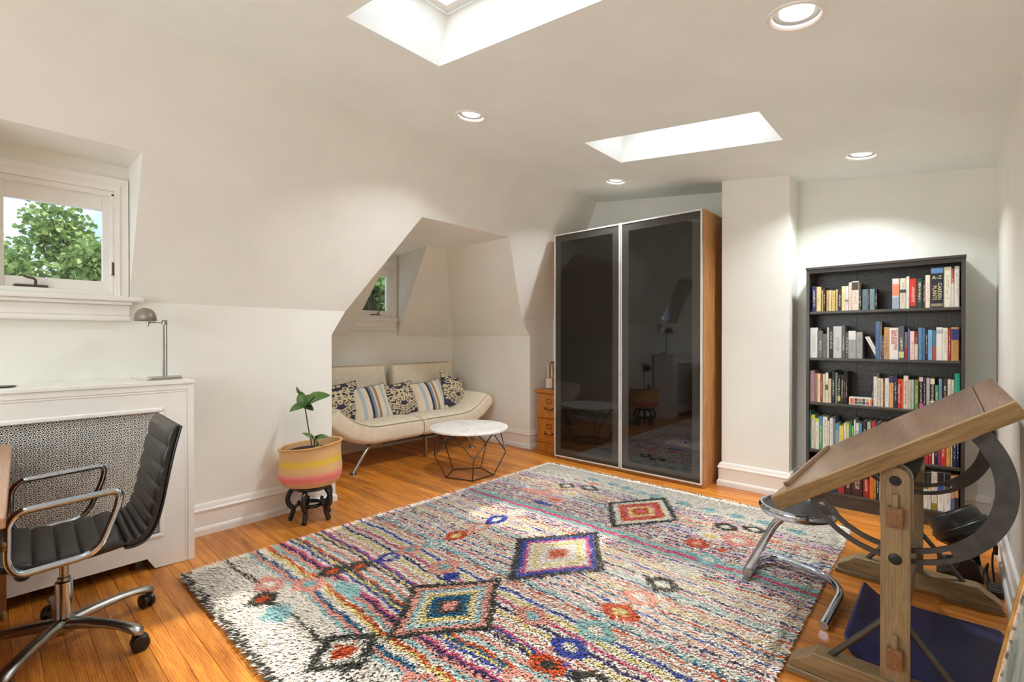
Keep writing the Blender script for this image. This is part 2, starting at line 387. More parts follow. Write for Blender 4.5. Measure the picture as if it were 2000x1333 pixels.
# baseboards: one moulded profile swept round the room
PROF = [(0, 0), (.03, 0), (.03, .034), (.026, .046), (.019, .052), (.019, .142), (.026, .148), (.028, .158), (.020, .166), (.016, .182), (.012, .192), (0, .196)]
PATH = [(XL, YN), (XL, AY0), (AX, AY0), (AX, AY1), (XL, AY1), (XL, YB), (PX0, YB), (PX0, PY), (PX1, PY), (PX1, YBR), (XR, YBR), (XR, YN)]
def miter(i):
    p = Vector(PATH[i]); ds = []
    if i > 0: ds.append((p - Vector(PATH[i - 1])).normalized())
    if i < len(PATH) - 1: ds.append((Vector(PATH[i + 1]) - p).normalized())
    ns = [Vector((d.y, -d.x)) for d in ds]
    if len(ns) == 1: return ns[0]
    return (ns[0] + ns[1]) / (1 + ns[0].dot(ns[1]))
def base_run(i, j, name):
    m = MB(); n = len(PROF); vs = []
    for k in range(i, j + 1):
        p, q = Vector(PATH[k]), miter(k)
        for o, z in PROF: vs.append((p.x + q.x * o, p.y + q.y * o, z))
    m.add(vs, [(a * n + b, (a + 1) * n + b, (a + 1) * n + b + 1, a * n + b + 1) for a in range(j - i) for b in range(n - 1)])
    struct(m, name, TRIM, smooth=False)
for i, j, nm in ((0, 1, 'baseboard_left'), (1, 4, 'baseboard_alcove'), (4, 5, 'baseboard_left'), (5, 6, 'baseboard_back'), (6, 9, 'baseboard_pillar'), (9, 10, 'baseboard_back'), (10, 11, 'baseboard_right')): base_run(i, j, nm)

# windows
BRONZE = plain('bronze_hardware', (96, 88, 78), .35, .8, var=.08)
def window(n, x, yc, right_latch):
    e = thing('window_%d' % n, None, None, (x, yc, 1.47), kind='structure')
    def B(nm, y0, y1, z0, z1, a, b, mat=TRIM, bev=.003, par=e): return BX(x + a, x + b, yc + y0, yc + y1, z0, z1).build(nm, mat, par, bevel=bev)
    for s in (-1, 1):
        y0, y1 = sorted((s * .30, s * .238)); B('casing', y0, y1, 1.472, 2.138, 0, .02)
        y0, y1 = sorted((s * .262, s * .25)); B('casing_bead', y0, y1, 1.472, 2.10, .02, .026)
        y0, y1 = sorted((s * .238, s * .222)); B('stop', y0, y1, 1.49, 2.05, -.075, .008)
        y0, y1 = sorted((s * .236, s * .19)); B('sash_stile', y0, y1, 1.50, 2.04, -.062, -.026)
    B('casing', -.30, .30, 2.062, 2.138, 0, .021); B('casing_bead', -.27, .27, 2.094, 2.104, .021, .027); B('stop', -.238, .238, 2.035, 2.062, -.075, .008)
    B('sash_rail', -.19, .19, 1.955, 2.04, -.062, -.026); B('sash_rail', -.19, .19, 1.50, 1.557, -.062, -.026); B('stop', -.238, .238, 1.482, 1.502, -.075, .002)
    B('pane', -.19, .19, 1.557, 1.955, -.048, -.044, GLASS, 0)
    B('sill', -.335 if n == 1 else -.30, .36 if n == 1 else .30, 1.445, 1.472, -.05, .085 if n == 1 else .06, bev=.008)
    B('apron', -.30, .31 if n == 1 else .29, 1.425, 1.445, 0, .065 if n == 1 else .045, bev=.006); B('apron', -.30, .305 if n == 1 else .285, 1.365, 1.425, 0, .03, bev=.006); B('apron', -.30, .307 if n == 1 else .287, 1.335, 1.365, 0, .045 if n == 1 else .036, bev=.01)
    yk = -.09 if n == 1 else .04
    c = B('crank', yk - .07, yk + .06, 1.497, 1.516, -.026, -.004, BRONZE, .006)
    MB().tube(fillet([(x - .01, yc + yk + .012, 1.515), (x + .012, yc + yk + .012, 1.545), (x + .018, yc + yk - .02, 1.55), (x + .02, yc + yk - .035, 1.56)] if n == 1 else [(x - .01, yc + yk + .01, 1.515), (x + .012, yc + yk + .03, 1.54), (x + .016, yc + yk + .035, 1.585)], .02), [.008] * 0 or .006, 8).build('crank_arm', BRONZE, c, smooth=True)
    if right_latch:
        l = B('latch', .226, .236, 1.60, 1.665, -.02, .012, BRONZE, .003); MB().lathe([(.001, 0), (.007, .002), (.007, .008), (.001, .01)], 10, (x + .015, yc + .229, 1.59)).build('latch_knob', BRONZE, l, smooth=True)
window(1, XL, .262, True); window(2, AX, 2.972, False)

# recessed downlights
BAFF = plain('grey_baffle', (120, 116, 108), .6)
def downlight(i, x, y, lab):
    e = thing('recessed_downlight', lab, 'ceiling light', (x, y, zc(x)), group='recessed ceiling downlights'); e.rotation_euler = (0, R(6.96), 0)
    MB().lathe([(.100, 0), (.098, -.005), (.086, -.006), (.080, .0), (.080, .012)], 40, cap=False).build('trim_ring', TRIM, e, smooth=True, world=False)
    MB().lathe([(.080, .010), (.066, .055), (.062, .095)], 40, cap=False).build('baffle', BAFF, e, smooth=True, world=False)
    MB().lathe([(.0, .012), (.057, .012), (.058, .02), (.058, .10), (0, .10)], 32, cap=False).build('bulb_face', LAMPON, e, smooth=False, world=False)
    lamp('downlight_beam', 'AREA', (0, 0, .009), 9.6, (.91, .96, 1.0), (0, 0, 0), e, shape='DISK', size=.112, spread=R(124))
LB = ['large recessed downlight near the top right of the ceiling', 'recessed downlight in the ceiling above the sofa alcove, left of the far skylight', 'small recessed downlight in front of the wardrobe top', 'recessed downlight above the black bookcase',
      'added rear downlight on the right, unseen behind the viewer', 'added rear downlight on the left, unseen behind the viewer']
for i, (x, y) in enumerate(CANS): downlight(i, x, y, LB[i])
# ------------------------------------------------------------------ wardrobe
GLB = N('smoked_glass'); GLB.set(color=(15, 14, 12), rough=.03, spec=.66); GLB = GLB.m
GLF = N('smoked_glass_border'); GLF.set(color=(62, 59, 54), rough=.06, spec=.6); GLF = GLF.m
ALU = plain('aluminium_edge', (226, 224, 218), .4, .25, var=.02)
e = thing('wardrobe', 'tall two-door wardrobe with dark smoked glass doors and oak veneer side', 'wardrobe', (-2.255, 4.26, 0))
WX0, WX1, WY, WT = -3.015, -1.492, 3.985, 2.305
BX(WX1 - .02, WX1, WY, 4.55, 0, WT).build('side_panel', WALNUT, e, bevel=.001); BX(WX0, WX0 + .02, WY, 4.55, 0, WT).build('side_panel', WALNUT, e, bevel=.001)
BX(WX0 + .02, WX1 - .02, WY, 4.55, WT - .02, WT).build('top_panel', plain('low_bounce_top', (84, 76, 66), .9), e); BX(WX0 + .02, WX1 - .02, 4.54, 4.55, .06, WT - .02).build('back_panel', WALNUT, e)  # top panel darkened so less warm light bounces onto wall and ceiling
BX(WX0 + .02, WX1 - .02, WY + .02, 4.54, .06, .08).build('bottom_panel', WALNUT, e); BX(WX0 + .02, WX1 - .02, WY + .012, WY + .03, 0, .058).build('plinth', WALNUT, e)
xm = (WX0 + WX1) / 2 - .0
for a, b in ((WX0 + .001, xm - .004), (xm + .004, WX1 - .012)):
    z0, z1, y0, y1 = .032, 2.302, 3.962, 3.984; t = .0115; w = .068
    d = BX(a + t, b - t, y1 - .010, y1, z0 + t, z1 - t).build('door', BLACKP, e)
    for q in ((a, a + t, z0, z1), (b - t, b, z0, z1), (a + t, b - t, z0, z0 + t), (a + t, b - t, z1 - t, z1)): BX(q[0], q[1], y0, y1, q[2], q[3]).build('edge_profile', ALU, d)
    BX(a + t + w, b - t - w, y0 + .003, y1 - .011, z0 + t + w, z1 - t - w).build('glass', GLB, d)
    for q in ((a + t, a + t + w, z0 + t, z1 - t), (b - t - w, b - t, z0 + t, z1 - t), (a + t + w, b - t - w, z0 + t, z0 + t + w), (a + t + w, b - t - w, z1 - t - w, z1 - t)): BX(q[0], q[1], y0 + .003, y1 - .011, q[2], q[3]).build('glass_border', GLF, d)

# ------------------------------------------------------------------ filing cabinet and magazine file
e = thing('filing_cabinet', 'golden oak two-drawer filing cabinet beside the wardrobe', 'cabinet', (-3.2, 4.33, 0))
fx0, fx1, fy0, fy1 = -3.40, -3.025, 4.125, 4.525
BX(fx0 + .012, fx1 - .01, fy0 + .02, fy1, .09, .635).build('body', OAK, e, bevel=.002); BX(fx0 + .004, fx1, fy0 + .008, fy1, 0, .092).build('plinth', OAK, e, bevel=.003); BX(fx0 - .008, fx1, fy0 - .012, fy1, .645, .680).build('top', OAK, e, bevel=.006); BX(fx0 + .004, fx1 - .004, fy0 + .008, fy1, .635, .645).build('cornice', OAK, e, bevel=.003)
BRASS = plain('aged_brass', (110, 88, 52), .35, .8, var=.15, vscale=60)
for j, (z0, z1) in enumerate(((.100, .358), (.372, .630))):
    d = BX(fx0 + .022, fx1 - .014, fy0 + .002, fy0 + .02, z0, z1).build('drawer', OAK, e, bevel=.005)
    cx = (fx0 + fx1) / 2; zt = z1 - .075
    f = MB()
    for q in ((cx - .032, cx + .032, zt + .02, zt + .026), (cx - .032, cx + .032, zt - .026, zt - .02), (cx - .032, cx - .026, zt - .02, zt + .02), (cx + .026, cx + .032, zt - .02, zt + .02)): f.box(q[0], q[1], fy0 - .003, fy0 + .002, q[2], q[3])
    f.build('label_holder', BRASS, d)
    h = MB().tube(fillet([(cx - .05, fy0, zt - .075), (cx - .045, fy0 - .022, zt - .085), (cx + .045, fy0 - .022, zt - .085), (cx + .05, fy0, zt - .075)], .012), .005, 8); h.box(cx - .06, cx - .04, fy0 - .004, fy0 + .002, zt - .086, zt - .066); h.box(cx + .04, cx + .06, fy0 - .004, fy0 + .002, zt - .086, zt - .066); h.build('handle', BRASS, d, smooth=True)
    if j: MB().lathe([(0, 0), (.009, 0), (.009, .006), (0, .007)], 14, M=rotm((cx, fy0 + .002, z1 - .022), rx=PI / 2)).build('lock', plain('bright_brass', (220, 190, 120), .25, .9), d, smooth=True)
e = thing('magazine_file', 'pale beige magazine file full of papers on the filing cabinet', 'file box', (-3.25, 4.33, .68))
BOXP = plain('beige_card', (222, 204, 180), .8, var=.03)
BX(-3.352, -3.255, 4.24, 4.246, .68, .795).build('front', BOXP, e); BX(-3.352, -3.255, 4.49, 4.496, .68, .97).build('back', BOXP, e); BX(-3.352, -3.255, 4.24, 4.496, .68, .684).build('bottom', BOXP, e)
for x in (-3.352, -3.259): MB().prism([(4.24, .68), (4.496, .68), (4.496, .97), (4.40, .97), (4.24, .795)], x, x + .004, 'YZ').build('side', BOXP, e)
for k in range(11):
    x = -3.345 + k * .0078; BX(x, x + rnd.uniform(.003, .006), 4.26, 4.48, .684, .90 + rnd.uniform(0, .085)).build('folder', plain('folder_card', rnd.choice([(226, 214, 196), (210, 180, 150), (190, 150, 120), (235, 228, 216), (150, 120, 96)]), .8), e)

# ------------------------------------------------------------------ bookcase
e = thing('bookcase', 'tall black bookcase full of books against the back wall', 'bookcase', (-.365, 4.33, 0))
bx0, bx1, by0, by1, bt = -.806, .073, 4.20, 4.462, 1.772
for x in (bx0, bx1 - .02): BX(x, x + .02, by0, by1, 0, bt - .018).build('side_panel', SHELFB, e, bevel=.0015)
BX(bx0 - .004, bx1 + .004, by0 - .006, by1, bt - .018, bt).build('top_panel', SHELFB, e, bevel=.002); BX(bx0 + .02, bx1 - .02, by0 + .004, by0 + .02, bt - .045, bt - .018).build('top_rail', SHELFB, e, bevel=.001)
SHZ = [1.441, 1.094, .761, .406, .105]
for i, z in enumerate(SHZ): BX(bx0 + .02, bx1 - .02, by0 + (.003 if i < 4 else 0), by1 - .008, z - .022, z).build('shelf' if i < 4 else 'bottom_shelf', SHELFB, e, bevel=.005)
BX(bx0 + .02, bx1 - .02, by0 + .012, by0 + .028, 0, .083).build('plinth', SHELFB, e)
BX(bx0 + .01, bx1 - .01, by1 - .002, by1 - .0005, .083, bt - .018).build('backing', DARK, e)
for a, b in ((bx0 + .01, -.522), (-.520, -.232), (-.230, bx1 - .01)): BX(a, b, by1 - .008, by1 - .002, .083, bt - .018).build('back_panel', BACKB, e)

# books
BOOKS = [
[(-774,-744,192,40,40,90),(-743,-716,185,215,200,140),(-712,-701,159,190,150,100),(-701,-686,176,40,35,35),(-681,-666,156,200,160,100),(-665,-648,155,215,200,160),(-647,-624,151,205,180,110),(-620,-610,157,215,195,150),(-609,-586,162,60,45,35),(-586,-565,178,225,205,160),(-565,-544,178,215,212,210),(-543,-525,203,220,195,175),(-524,-483,208,215,200,180),(-482,-468,152,60,55,45),(-464,-430,147,95,115,120),(-430,-422,146,70,40,35),(-421,-392,146,110,135,140),(-391,-378,146,25,22,20),(-295,-257,209,205,200,195),(-254,-221,208,205,195,175),(-220,-204,218,225,220,205),(-203,-167,201,195,50,45),(-166,-136,200,35,65,45),(-134,-121,185,85,50,65),(-121,-97,218,230,210,190),(-95,-32,268,28,28,40),(-32,6,263,225,220,195),(6,20,251,180,70,65),(21,45,263,215,212,200)],
[(-786,-736,226,225,225,220),(-734,-703,203,110,110,105),(-703,-677,179,115,115,110),(-677,-663,226,190,190,186),(-663,-637,220,50,50,50),(-636,-585,233,200,200,195),(-584,-564,240,100,100,98),(-563,-544,192,90,88,85),(-544,-499,199,170,168,165),(-498,-462,190,165,164,160),(-387,-361,263,85,110,145),(-361,-351,262,120,105,95),(-350,-340,165,50,80,140),(-340,-309,222,190,150,95),(-309,-261,218,232,228,220),(-260,-230,228,90,90,100),(-229,-211,187,120,115,110),(-211,-199,209,90,100,160),(-199,-176,194,240,205,190),(-176,-158,193,130,40,45),(-157,-136,216,100,140,165),(-136,-120,212,75,110,155),(-120,-108,188,35,35,35),(-108,-85,201,130,175,215),(-84,-66,196,70,130,160),(-66,-35,217,230,226,215),(-35,-9,213,230,222,200),(-8,5,209,170,50,50),(6,44,216,190,145,80)],
[(-785,-754,235,175,140,145),(-752,-737,215,180,130,90),(-736,-717,213,225,215,195),(-716,-703,214,190,60,45),(-702,-686,212,205,200,165),(-685,-667,223,225,220,205),(-666,-648,179,225,205,170),(-647,-625,239,35,35,38),(-624,-610,225,110,140,115),(-609,-591,210,50,48,35),(-590,-570,211,40,38,36),(-569,-561,225,80,60,50),(-560,-549,232,40,32,28),(-408,-398,145,30,30,32),(-398,-375,225,228,222,212),(-374,-358,199,215,205,185),(-357,-342,196,220,205,180),(-341,-334,182,150,80,70),(-333,-311,201,226,222,215),(-311,-286,213,220,170,100),(-285,-266,227,40,45,65),(-264,-246,199,205,50,40),(-245,-233,198,225,105,45),(-233,-208,223,228,218,208),(-207,-193,196,200,195,170),(-193,-178,197,185,205,210),(-176,-154,198,110,125,50),(-152,-131,218,45,40,42),(-130,-118,215,70,50,70),(-116,-97,213,190,185,185),(-96,-72,218,40,38,30),(-71,-54,168,70,150,90),(-53,-36,211,110,150,180),(-33,-12,212,60,45,40),(-10,7,211,215,210,190),(8,22,209,210,200,180),(23,50,252,30,170,140)],
[(-796,-778,287,60,125,120),(-776,-751,254,215,210,190),(-749,-724,231,222,222,205),(-724,-702,250,60,160,80),(-701,-671,248,220,215,210),(-670,-658,220,225,215,195),(-656,-636,243,225,220,205),(-635,-624,243,120,140,165),(-622,-599,206,140,175,180),(-598,-571,194,225,205,90),(-570,-556,216,228,222,212),(-555,-538,218,210,215,150),(-537,-523,217,60,130,140),(-522,-512,200,140,200,60),(-510,-499,244,226,222,214),(-497,-480,225,230,228,222),(-478,-462,224,90,150,180),(-460,-436,242,45,42,40),(-433,-411,241,170,180,165),(-408,-383,244,200,50,55),(-381,-355,243,60,60,70),(-353,-329,242,180,170,150),(-326,-300,249,50,70,100),(-297,-274,249,150,60,50),(-271,-245,256,220,215,200),(-243,-220,255,40,60,50),(-217,-190,262,190,150,90),(-187,-151,262,70,70,75),(-147,-139,253,200,80,50),(-138,-124,255,230,200,50),(-123,-104,261,205,45,45),(-103,-87,259,200,40,42),(-85,-74,261,228,224,216),(-72,-58,259,30,30,34),(-57,-44,264,215,190,200),(-43,-16,271,205,50,48),(-15,5,266,215,165,75),(6,15,268,205,195,165),(17,33,281,35,50,95),(34,46,275,30,38,80)],
[(-779,-748,218,70,60,55),(-747,-711,224,40,50,60),(-709,-671,222,75,35,32),(-668,-611,226,30,60,95),(-608,-565,230,165,40,45),(-563,-523,242,60,30,28),(-522,-459,249,70,35,30),(-455,-419,231,150,35,35),(-418,-392,232,225,115,40),(-391,-382,227,190,160,70),(-381,-365,238,35,40,55),(-364,-355,236,225,190,60),(-348,-315,249,90,70,60),(-312,-283,255,40,60,90),(-280,-251,261,190,180,160),(-248,-219,267,120,40,40),(-217,-154,275,60,60,65),(-151,-131,231,25,90,180),(-130,-105,240,228,226,220),(-104,-89,244,226,224,216),(-88,-59,252,224,218,204),(-57,-25,254,232,232,230),(-24,7,256,230,230,228),(8,25,245,215,170,110),(26,45,249,210,165,105)],
]
def book_material():
    n = N('book_cover'); n.set(rough=.45)
    oi = n.new('ShaderNodeObjectInfo'); at = n.new('ShaderNodeAttribute', attribute_type='OBJECT', attribute_name='ink')
    tc = n.new('ShaderNodeTexCoord'); sx = n.new('ShaderNodeSeparateXYZ'); n.link(tc.outputs['Generated'], sx.inputs[0])
    gm = n.new('ShaderNodeNewGeometry'); sn = n.new('ShaderNodeSeparateXYZ'); n.link(gm.outputs['Normal'], sn.inputs[0])
    v = n.coords('Object', (1, 1, .55), rand=40)
    f = n.noise(v, 260, 1); mk = n.math('GREATER_THAN', f, .53)
    gx, gz = sx.outputs[0], sx.outputs[2]
    def inside(s, lo, hi): return n.math('MULTIPLY', n.math('GREATER_THAN', s, lo), n.math('LESS_THAN', s, hi))
    up = n.math('ADD', n.math('MULTIPLY', oi.outputs['Random'], .25), .66)
    m = n.math('MULTIPLY', n.math('MULTIPLY', mk, inside(gx, .3, .72)), n.math('MULTIPLY', n.math('GREATER_THAN', gz, .2), n.math('LESS_THAN', gz, up)))
    m = n.math('MULTIPLY', m, n.math('LESS_THAN', sn.outputs[1], -.5)); m = n.math('MULTIPLY', m, n.math('MULTIPLY', at.outputs['Fac'], .8))
    inkc = n.mix(n.math('GREATER_THAN', n.math('ADD', at.outputs['Fac'], 0), .9), (35, 30, 30), (235, 225, 205))
    n.base(n.mix(m, oi.outputs['Color'], inkc)); return n.m
BOOKM = book_material(); PAGES = plain('book_pages', (226, 216, 194), .9, var=.05, vscale=120)
def flat(rgb, _c={}):
    if rgb not in _c: _c[rgb] = plain('print_%d_%d_%d' % rgb, rgb, .5, var=.04)
    return _c[rgb]
def cname(c):
    r, g, b = c; mx, mn = max(c), min(c); l = (mx + mn) / 2; s = mx - mn
    if s < 26 and not (l > 150 and r > b + 12): return 'black' if l < 62 else 'dark grey' if l < 100 else 'grey' if l < 150 else 'light grey' if l < 205 else 'white'
    if l < 42: return 'near-black'
    h = (math.degrees(math.atan2(math.sqrt(3) * (g - b), 2 * r - g - b))) % 360
    if h < 14 or h > 345: b_ = 'red' if s > 90 else 'maroon' if l < 90 else 'dusty pink'
    elif h < 45: b_ = ('orange' if s > 140 else 'tan' if l < 200 and s > 50 else 'brown' if l < 100 else 'cream')
    elif h < 70: b_ = ('yellow' if s > 95 else 'olive' if l < 110 else 'cream')
    elif h < 100: b_ = 'lime' if s > 80 else 'olive'
    elif h < 165: b_ = 'green'
    elif h < 195: b_ = 'teal'
    elif h < 270: b_ = 'navy' if l < 75 else 'blue' if s > 45 else 'slate blue'
    else: b_ = 'plum'
    return b_
ROWN = ['top', 'second', 'third', 'fourth', 'bottom']
ORD = ['first', 'second', 'third', 'fourth', 'fifth', 'sixth', 'seventh', 'eighth', 'ninth', 'tenth', 'eleventh', 'twelfth', 'thirteenth', 'fourteenth', 'fifteenth', 'sixteenth', 'seventeenth', 'eighteenth', 'nineteenth', 'twentieth']
def ordinal(i, n):
    j = n - 1 - i
    return ('leftmost' if i == 0 else 'rightmost' if j == 0 else ORD[i] + ' from the left' if i <= j and i < 20 else ORD[j] + ' from the right')
BAND = {(0, 18): [(.45, .82, (226, 132, 92)), (0, .38, (150, 160, 180))], (0, 21): [(0, .08, (40, 40, 46))], (0, 25): [(.84, .97, (92, 132, 172)), (.03, .10, (150, 140, 110))], (0, 10): [(.36, .45, (150, 116, 60))], (0, 12): [(.7, .97, (70, 62, 54))], (0, 19): [(.52, .63, (60, 60, 62))], (0, 27): [(0, .6, (214, 206, 196))],
        (1, 8): [(.68, 1, (226, 224, 220))], (1, 16): [(0, .42, (150, 40, 46))], (1, 24): [(0, .48, (186, 70, 52))], (1, 28): [(.62, .95, (44, 50, 112))], (1, 15): [(.05, .24, (206, 204, 140))], (1, 19): [(0, .55, (214, 198, 176))],
        (2, 5): [(.42, .6, (96, 96, 62))], (2, 14): [(.93, 1, (40, 40, 42))], (2, 19): [(.8, 1, (48, 50, 88))], (2, 27): [(0, .2, (198, 104, 150)), (.86, 1, (226, 190, 200))], (2, 30): [(.8, .97, (222, 212, 176)), (0, .3, (220, 210, 190))], (2, 9): [(.08, .25, (226, 204, 130))],
        (3, 1): [(.88, 1, (222, 222, 60))], (3, 2): [(.9, 1, (190, 216, 60))], (3, 3): [(.72, 1, (58, 140, 190))], (3, 11): [(.88, 1, (186, 212, 50))], (3, 8): [(.78, 1, (80, 150, 176))], (3, 34): [(0, .4, (150, 40, 110))],
        (4, 7): [(.56, 1, (32, 28, 28))], (4, 18): [(.54, .68, (84, 130, 70)), (.68, 1, (28, 28, 28))], (4, 19): [(.56, .68, (200, 170, 70)), (.68, 1, (28, 28, 28))], (4, 20): [(0, .18, (150, 132, 50))], (4, 21): [(.5, .66, (44, 80, 170)), (.66, 1, (26, 26, 28))], (4, 22): [(.5, .64, (62, 110, 82)), (.64, 1, (26, 26, 28))], (4, 23): [(0, .4, (70, 100, 170))], (4, 24): [(0, .42, (34, 34, 40))]}
# words on the spines: (text, upright?, x fraction of the width, z fraction of the height, letter size, colour)
TEXT = {(0, 25): [('A-Z', 1, .5, .735, .0225, (228, 214, 160)), ('GARDEN', 0, .70, .40, .0205, (228, 214, 160)), ('PLANTS', 0, .30, .36, .0205, (228, 214, 160))],
        (1, 14): [('THE POWER', 0, .68, .62, .019, (200, 40, 40)), ('BROKER', 0, .34, .70, .019, (200, 40, 40))], (1, 25): [('EDGE', 1, .5, .90, .0105, (60, 80, 140)), ('CITY', 1, .5, .83, .0125, (60, 80, 140))],
        (1, 4): [('CLOUD ATLAS', 0, .5, .60, .014, (226, 226, 224))], (1, 1): [('MATH', 0, .5, .45, .018, (210, 210, 206))], (2, 21): [('Managing Yourself', 0, .5, .5, .013, (240, 232, 220))], (2, 23): [("Manager's Handbook", 0, .5, .48, .014, (196, 60, 52))], (3, 15): [('VITAL', 0, .5, .62, .018, (60, 110, 160))], (2, 30): [('NOW', 0, .5, .6, .015, (236, 232, 222))], (2, 26): [('PUBLIC LIBRARY', 0, .5, .5, .013, (210, 190, 80))], (1, 10): [('OM CODE', 0, .5, .55, .013, (226, 228, 230))] , (1, 22): [('BEHIND', 0, .5, .4, .013, (226, 226, 220))]}
TEXT.pop((1, 10)); TEXT.pop((1, 22)); TEXT.pop((2, 26)); TEXT.pop((2, 30))
def text_mesh(txt, size):
    c = bpy.data.curves.new('lettering', 'FONT'); c.body = txt; c.size = size * 1.35; c.align_x = 'CENTER'; c.align_y = 'CENTER'; c.extrude = .0002; c.resolution_u = 3
    o = bpy.data.objects.new('lettering_tmp', c); COL.objects.link(o); bpy.context.view_layer.update()
    me = bpy.data.meshes.new_from_object(o.evaluated_get(bpy.context.evaluated_depsgraph_get())); bpy.data.objects.remove(o); me.name = 'lettering'; return me
SY = 4.222
for ri, row in enumerate(BOOKS):
    last = -.784
    for bi, (a, b, h, *rgb) in enumerate(row):
        a, b, h = a / 1000, b / 1000, h / 1000; rgb = tuple(rgb)
        a = max(a, last); b = max(min(b, .0515), a + .007); last = b; w = b - a - .0006; dep = rnd.uniform(.13, .19) if h < .23 else rnd.uniform(.17, .215)
        y = SY + rnd.uniform(-.004, .006); z = SHZ[ri]
        m = MB(); t = min(.0022, w * .2); hw = w / 2
        m.prism([(-hw, 0), (-hw + w * .18, -.0022), (hw - w * .18, -.0022), (hw, 0), (hw, .003), (-hw, .003)], 0, h, 'XY')
        for s in (-1, 1):
            p, q = sorted((s * hw, s * (hw - t))); m.box(p, q, .003, dep, 0, h)
        o = m.build('book', BOOKM, None); o.location = (a + w / 2, y, z); o.color = (*s2l(rgb), 1); o['ink'] = 1.0 if sum(rgb) < 330 else .6
        size = 'thin' if w < .013 else 'thick' if w > .034 else ('tall' if h > .235 else 'short' if h < .165 else '')
        tag(o, ' '.join(('%s %s book, %s on the %s shelf of the bookcase' % (size, cname(rgb), ordinal(bi, len(row)), ROWN[ri])).split()), 'book', 'books on the %s shelf' % ROWN[ri])
        BX(-hw + t, hw - t, .004, dep - .004, .003, h - .003).build('pages', PAGES, o, world=False)
        for z0, z1, c in BAND.get((ri, bi), []): BX(-hw + w * .03, hw - w * .03, -.0027, -.0004, z0 * h + .0004, z1 * h - .0004).build('spine_band', flat(c), o, world=False)
        if (ri, bi) in TEXT: o['ink'] = 0.0
        for txt, up, fx, fz, sz, c in TEXT.get((ri, bi), []):
            me = text_mesh(txt, sz); me.materials.append(flat(c)); q = bpy.data.objects.new('lettering', me); COL.objects.link(q); q.parent = o
            M = Matrix(((1, 0, 0), (0, 0, -1), (0, 1, 0))) if up else Matrix(((0, 1, 0), (0, 0, -1), (-1, 0, 0)))
            q.matrix_local = Matrix.Translation((-hw + fx * w, -.0031, fz * h)) @ M.to_4x4()
# two slim books leaning on the second shelf
for k, (xb, lab) in enumerate(((-.4145, 'left of two slim white books leaning on the second shelf of the bookcase'), (-.4035, 'right of two slim white books leaning on the second shelf of the bookcase'))):
    m = MB().box(-.005, .005, 0, .0025, 0, .168); m.box(-.005, -.0035, .0025, .15, 0, .168); m.box(.0035, .005, .0025, .15, 0, .168)
    o = m.build('book', BOOKM, None); o.color = (*s2l((226, 222, 214)), 1); o['ink'] = .6; o.location = (-.372 + k * .0125 - .002, SY + .002, SHZ[1] + .003); o.rotation_euler = (0, R(-24), 0); tag(o, lab, 'book', 'books on the second shelf')
    BX(-.0035, .0035, .003, .147, .003, .165).build('pages', PAGES, o, world=False)
# the small picture box lying on the third shelf
e = thing('card_box', 'small white box with orange ends and little pictures on the third shelf', 'box', (-.46, 4.29, SHZ[2]))
q0, q1 = -.540, -.388
BX(q0, q1, 4.222, 4.34, SHZ[2], SHZ[2] + .053).build('box', flat((228, 222, 212)), e, bevel=.001)
for a, b, c in ((.04, .19, (226, 124, 60)), (.81, .96, (226, 124, 60))): BX(q0 + (q1 - q0) * a, q0 + (q1 - q0) * b, 4.2212, 4.223, SHZ[2] + .006, SHZ[2] + .047).build('print_panel', flat(c), e)
for i, c in enumerate([(90, 60, 120), (220, 120, 60), (70, 90, 130), (200, 180, 80), (120, 70, 60), (80, 140, 100), (60, 60, 90), (190, 90, 110)]):
    x = q0 + (q1 - q0) * (.22 + .145 * (i % 4)); z = SHZ[2] + (.028 if i < 4 else .007); BX(x, x + .019, 4.2212, 4.223, z, z + .018).build('print_panel', flat(c), e)

# ------------------------------------------------------------------ radiator cover with star-cut grille, radiator behind it
rx, rt = -3.145, 1.006
e = thing('radiator_cover', 'white painted radiator cover with star-cut metal grille below the left window', 'radiator cover', (-3.31, .1, 0))
RY0, RY1 = -.62, .797
BX(XL + .003, rx + .012, RY0 - .01, RY1 + .003, rt - .02, rt).build('top', TRIM, e, bevel=.003)
GY0, GY1, GZ0, GZ1 = -.44, .636, .190, .842
def front(m, *q): m.box(rx - .02, rx, *q)
f = MB()
f.prism([(RY0, 0), (RY0 + .16, 0), (RY0 + .19, .058), (RY1 - .215, .066), (RY1 - .18, .006), (RY1, 0), (RY1, GZ0), (RY0, GZ0)], rx - .02, rx, 'YZ'); f.build('bottom_rail', TRIM, e)
BX(rx - .02, rx, RY0, RY1, GZ1, rt - .02).build('top_rail', TRIM, e)
for a, b in ((RY0, GY0), (GY1, RY1)): BX(rx - .02, rx, a, b, GZ0, GZ1).build('stile', TRIM, e)
for y in (RY0, RY1 - .02): BX(XL + .035, rx - .02, y, y + .02, 0, rt - .02).build('side_panel', TRIM, e)
# raised edge strips leave a groove round the face, bead round the grille
for q in ((RY1 - .030, RY1, .0, rt - .02), (RY0, RY0 + .03, 0, rt - .02)): BX(rx, rx + .005, *q).build('edge_strip', TRIM, e, bevel=.002)
BX(rx, rx + .005, RY0 + .03, RY1 - .03, rt - .05, rt - .02).build('edge_strip', TRIM, e, bevel=.002)
for q in ((RY0 + .034, RY1 - .034, rt - .062, rt - .054), (RY1 - .042, RY1 - .034, .03, rt - .062)): BX(rx - .002, rx + .003, *q).build('bead', TRIM, e, bevel=.002)
for q in ((GY0 - .02, GY1 + .02, GZ1, GZ1 + .022), (GY0 - .02, GY1 + .02, GZ0 - .022, GZ0), (GY1, GY1 + .02, GZ0, GZ1), (GY0 - .02, GY0, GZ0, GZ1)): BX(rx - .018, rx + .007, *q).build('grille_moulding', TRIM, e, bevel=.006, seg=3)
